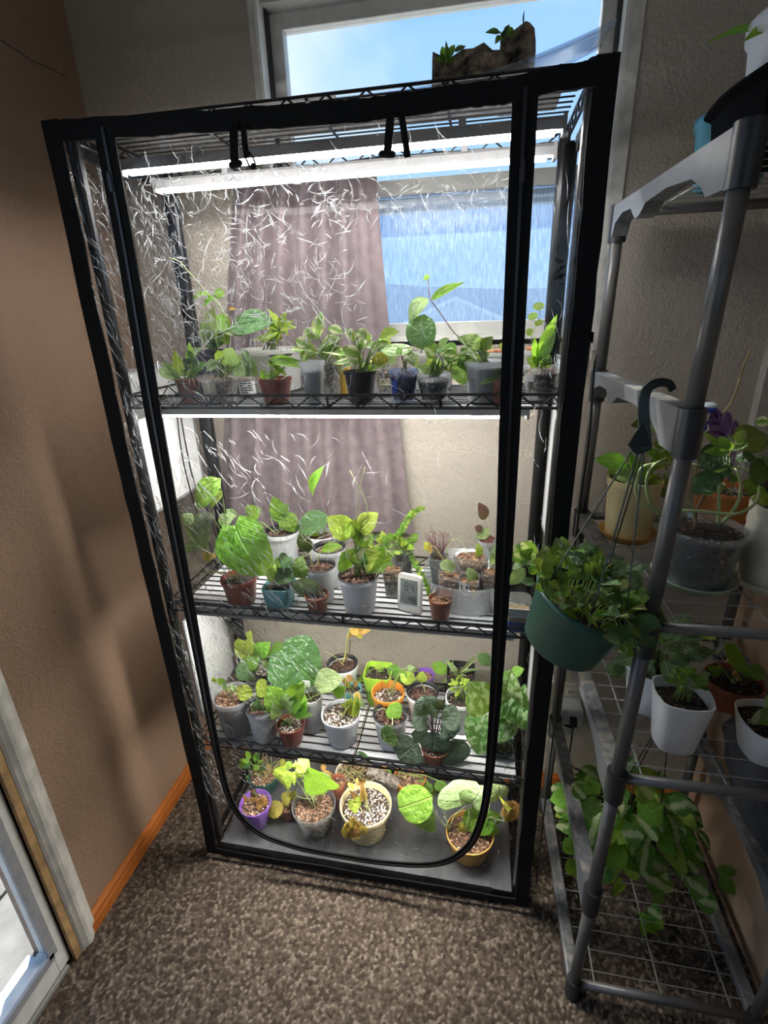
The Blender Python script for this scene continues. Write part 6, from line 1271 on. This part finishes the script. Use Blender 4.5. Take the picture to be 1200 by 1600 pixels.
for i in range(150):
    a = i*2.39996; q = math.sqrt((i+0.5)/150); P0 = c0+RM @ Vector((ra*1.12*q*math.cos(a), ra*1.12*q*math.sin(a), hgt/2+0.012+0.042*(1-q*q)*rnd.uniform(0.2, 1.3)+rnd.uniform(-0.012, 0.012)))
    d = (RM @ Vector((math.cos(a)*q, math.sin(a)*q, 0.35))+Vector((rnd.uniform(-0.6, 0.6), rnd.uniform(-0.6, 0.6), rnd.uniform(-0.5, 0.6)))).normalized(); k = rnd.uniform(0.75, 1.2)
    leaf(HP, P0, P0+d*0.034*k, 0.022*k, rnd.choice(('olive', 'dark', 'dark', 'dark', 'green')), 'ovate', n=Vector((rnd.uniform(-0.5, 0.5), -0.5, 0.9)))
    if i % 3 == 0: mb.tube(curve([c0+RM @ Vector((ra*0.5*q*math.cos(a), ra*0.5*q*math.sin(a), hgt/2-0.018)), P0.lerp(c0+up_*hgt*0.55, 0.35)+Vector((0, 0, 0.008)), P0], 3), 0.0011, 4)
mb.build('stem', M_stem, HP)
for pts in ([(470, 440), (500, 500), (550, 560), (570, 620)], [(520, 420), (580, 500), (620, 590), (660, 610)], [(130, 250), (100, 200), (90, 150)]):
    P3 = [ptY(*Jj(x, y), -0.19) for x, y in pts]; c = curve(P3, 4); m2 = MB(); m2.tube(c, 0.0012, 5); m2.build('runner', M_stem, HP)
    for i, q in enumerate(c):
        if i % 2 == 0: leaf(HP, q, q+Vector((rnd.uniform(-0.02, 0.02), -0.005, rnd.uniform(-0.02, 0.02))), 0.015, rnd.choice(('bright', 'green', 'vari')), 'ovate')
leaves(Pg, [(160, 205, 90, 130, 66, 'core'), (120, 200, 60, 190, 60, 'core'), (115, 250, 48, 325, 50, 'pale'), (600, 300, 640, 285, 60, 'dark'), (540, 420, 620, 405, 66, 'green'), (330, 480, 300, 400, 50, 'dark'), (500, 590, 425, 610, 44, 'vari')], 'green', stems=False, Y=-0.19)
# hook and hanger wires
hk = [ptX(x, y, 1.004) for x, y in ((1006, 706), (1005, 660), (1004, 625), (1010, 608), (1022, 600))]
hook = [ptY(*q, -0.16) for q in ((1012, 704), (1011, 670), (1011, 635), (1018, 612), (1035, 602), (1055, 603), (1064, 615))]
hook = [Vector((v.x, -0.150+0.004*i, v.z)) for i, v in enumerate(hook)]
cp = curve(hook, 6); wdh = []
for i, q in enumerate(cp): t = (cp[min(i+1, len(cp)-1)]-cp[max(i-1, 0)]).normalized(); wdh.append(t.cross(Vector((0, 1, 0))).normalized())
mb = MB(); mb.sweep(cp, wdh, (0, 1, 0), [lerp(0.017, 0.010, i/len(cp)) for i in range(len(cp))], 0.005)
tri = [Vector((v[0], v[1], v[2])) for v in (cp[0]+Vector((0.008, 0, 0)), cp[0]+Vector((-0.010, 0, 0.042)), cp[0]+Vector((-0.026, 0, 0.006)), cp[0]+Vector((-0.012, 0, -0.010)))]
mb.prism([(v.x, v.z) for v in tri], 'y', cp[0].y-0.002, cp[0].y+0.002)
mb.build('hook', plain('hook_dark_green', (0.018, 0.03, 0.03), 0.35), HP)
hub = cp[0]+Vector((-0.008, 0, 0.0))
for a in (200, 262, 305, 60):
    e_ = c0+RM @ Vector((ra*math.cos(math.radians(a)), ra*math.sin(math.radians(a)), hgt/2)); h2 = hub+Vector((0.010*math.cos(math.radians(a)), 0, 0))
    mb = MB(); mb.tube([h2, e_], 0.0013, 5); mb.build('hanger_wire', plain('hook_dark_green', (0.02, 0.03, 0.03)), HP)
# hanging pothos under the lower tier
PH = thing('hanging_pothos', 'trailing pothos with cream-streaked leaves hanging low inside the stand', 'hanging planter', (1.17, 0.04, 0.2))
pc = Vector((1.165, 0.075, 0.20)); mb = MB(); mb.lathe([(0.055, 0.0), (0.06, 0.004), (0.078, 0.085), (0.082, 0.09), (0.074, 0.09), (0.056, 0.006), (0.0001, 0.006)], pc, 28); mb.build('pot', POTM['black'], PH, smooth=True)
mb = MB(); mb.lathe([(0.074, 0.078), (0.0001, 0.082)], pc, 20); mb.build('soil', SOILM['soil'], PH)
hz = Vector((1.19, 0.03, 0.70))
for a in (200, 310, 80):
    mb = MB(); mb.tube([hz, pc+Vector((0.08*math.cos(math.radians(a)), 0.08*math.sin(math.radians(a)), 0.09))], 0.0014, 5); mb.build('hanger_wire', M_blackmetal, PH)
ms = MB()
for i in range(105):
    zz = 1-1.5*(i+0.5)/105; a = i*2.39996; q = math.sqrt(max(0.05, 1-zz*zz)); d = Vector((q*math.cos(a), q*math.sin(a), zz)); r_ = rnd.uniform(0.6, 1.05)
    Bp = pc+Vector((0.005, 0, 0.10))+Vector((d.x*0.145, d.y*0.105, d.z*0.105))*r_; dr = (Vector((d.x*0.8, d.y*0.8-0.2, -0.45+d.z*0.5))+Vector((rnd.uniform(-0.5, 0.5), rnd.uniform(-0.5, 0.5), rnd.uniform(-0.4, 0.4)))).normalized(); k = rnd.uniform(0.7, 1.2)
    leaf(PH, Bp, Bp+dr*0.068*k, 0.044*k, rnd.choice(('core', 'core', 'core', 'lime', 'bright')), 'heart' if i % 2 else 'ovate', n=d+Vector((0, -0.5, 0.6)))
    if i % 2 == 0: ms.tube(curve([pc+Vector((0, 0, 0.08)), pc.lerp(Bp, 0.6)+Vector((0, 0, 0.07)), Bp], 3), 0.0012, 4)
ms.build('stem', M_stem, PH)
Pp = Pot(); Pp.z0 = 0.0; Pp.t, Pp.x, Pp.y, Pp.R, Pp.rs, Pp.zs, Pp.T = PH, pc.x, -0.02, 0.08, 0.07, 9.0, Kk
leaves(Pp, [(600, 690, 740, 775, 90, 'core'), (815, 720, 910, 790, 90, 'core'), (860, 800, 965, 850, 80, 'core'), (565, 890, 625, 1030, 66, 'bright'), (610, 850, 680, 905, 60, 'core'), (580, 560, 490, 650, 110, 'bright'), (480, 480, 590, 490, 90, 'core'), (570, 240, 640, 310, 110, 'core'), (560, 390, 690, 340, 110, 'bright'), (720, 350, 820, 330, 80, 'core'), (240, 240, 300, 310, 60, 'core'), (300, 220, 370, 290, 70, 'bright'), (290, 330, 370, 380, 90, 'green'), (200, 500, 240, 600, 60, 'bright'), (210, 610, 260, 690, 60, 'bright'), (440, 730, 480, 790, 70, 'bright'), (960, 690, 1035, 780, 60, 'green'), (640, 770, 680, 840, 50, 'green'), (740, 460, 800, 480, 90, 'core'), (600, 600, 720, 680, 90, 'core'), (350, 720, 410, 560, 90, 'bright')], 'core', 'ovate', stems=False)
for pts in ([(600, 700), (625, 790), (590, 830), (565, 890)], [(800, 640), (820, 700), (860, 790)], [(520, 700), (460, 700), (430, 740)], [(350, 480), (260, 520), (210, 620)]): vine(Pp, pts, 0.0014, 'p')
# ---- top tier
st_ = SZ['top']+0.0005
TB = thing('black_tray', 'black plastic tray on the very top of the plant stand', 'tray', (1.172, -0.02, st_))
R0 = 0.108; zt_ = 1.787; hh_ = zt_-st_
mb = MB(); mb.lathe([(R0*0.86, 0.0), (R0*0.88, 0.003), (R0*0.95, hh_-0.010), (R0*1.04, hh_-0.004), (R0*1.05, hh_), (R0*1.0, hh_), (R0*0.92, hh_-0.008), (R0*0.84, 0.005), (0.0001, 0.005)], (1.172, -0.02, st_), 40, 0.6, stretch=(1.0, 1.15)); mb.build('tray_body', plain('tray_black', (0.004, 0.004, 0.0045), 0.9, spec=0.05), TB)
WP = Pot(); WP.z0 = 1.7; WP.t = thing('potted_plant', 'white round pot standing in the black tray at the top right', 'potted plant', (1.172, -0.02, st_+0.006)); zw = st_+0.006; hw = 1.868-zw
mb = MB(); mb.lathe([(0.066, 0.0), (0.07, 0.003), (0.082, hw*0.85), (0.087, hw*0.87), (0.088, hw*0.97), (0.085, hw), (0.08, hw), (0.078, hw*0.85), (0.065, 0.006), (0.0001, 0.006)], (1.172, -0.02, zw), 32); mb.build('pot', POTM['white'], WP.t, smooth=True)
mb = MB(); mb.lathe([(0.078, hw*0.9), (0.0001, hw*0.92)], (1.172, -0.02, zw), 20); mb.build('soil', SOILM['soil'], WP.t)
WP.x, WP.y, WP.R, WP.rs, WP.zs, WP.T = 1.172, -0.02, 0.085, 0.07, zw+hw*0.9, Ll
leaves(WP, [(1180, 165, 842, 235, 80, 'green', 'lance', 0.1), (1190, 170, 1060, 230, 50, 'bright', 'lance')], 'green')
bb = ptY(*Ll(880, 900), 0.20)
BB = thing('blue_bowl', 'light blue pot behind the side rail on the top shelf', 'bowl', (bb.x+0.03, 0.20, st_)); rr = 0.062; zz_ = ptY(*Ll(880, 690), 0.20).z-st_
mb = MB(); mb.lathe([(rr*0.8, 0.0), (rr*0.84, 0.004), (rr, zz_*0.85), (rr*1.05, zz_*0.87), (rr*1.06, zz_), (rr*0.98, zz_), (rr*0.92, zz_*0.8), (rr*0.75, 0.006), (0.0001, 0.006)], (bb.x+0.03, 0.20, st_), 32); mb.build('bowl_body', POTM['blue'], BB, smooth=True)
# ---- dark bag on the stand, right
bg_ = MB(); bp = Vector((1.405, 0.02, 0.376)); n1, n2 = 22, 14; vs = []; fs = []
for j in range(n2+1):
    th = math.pi*j/n2
    for i in range(n1):
        ph = 2*math.pi*i/n1; w_ = 1+0.12*math.sin(3*ph+2*th)+0.08*math.sin(7*ph-3*th)+0.06*math.sin(11*th+2*ph)
        vs.append(bp+Vector((0.030*math.sin(th)*math.cos(ph)*w_, 0.16*math.sin(th)*math.sin(ph)*w_, 0.12+0.115*math.cos(th)*(1 if th > 1.5 else w_))))
for j in range(n2):
    for i in range(n1): a = j*n1+i; b = j*n1+(i+1) % n1; fs.append((a, a+n1, b+n1, b))
bg_.add(vs, fs); tag(bg_.build('cloth_bag', plain('slate_cloth', (0.045, 0.048, 0.058), 0.85, var=0.2, bmp=0.5, bscale=60, bdist=0.01), smooth=True), 'crumpled slate grey cloth bag on the right side of the stand', 'bag')
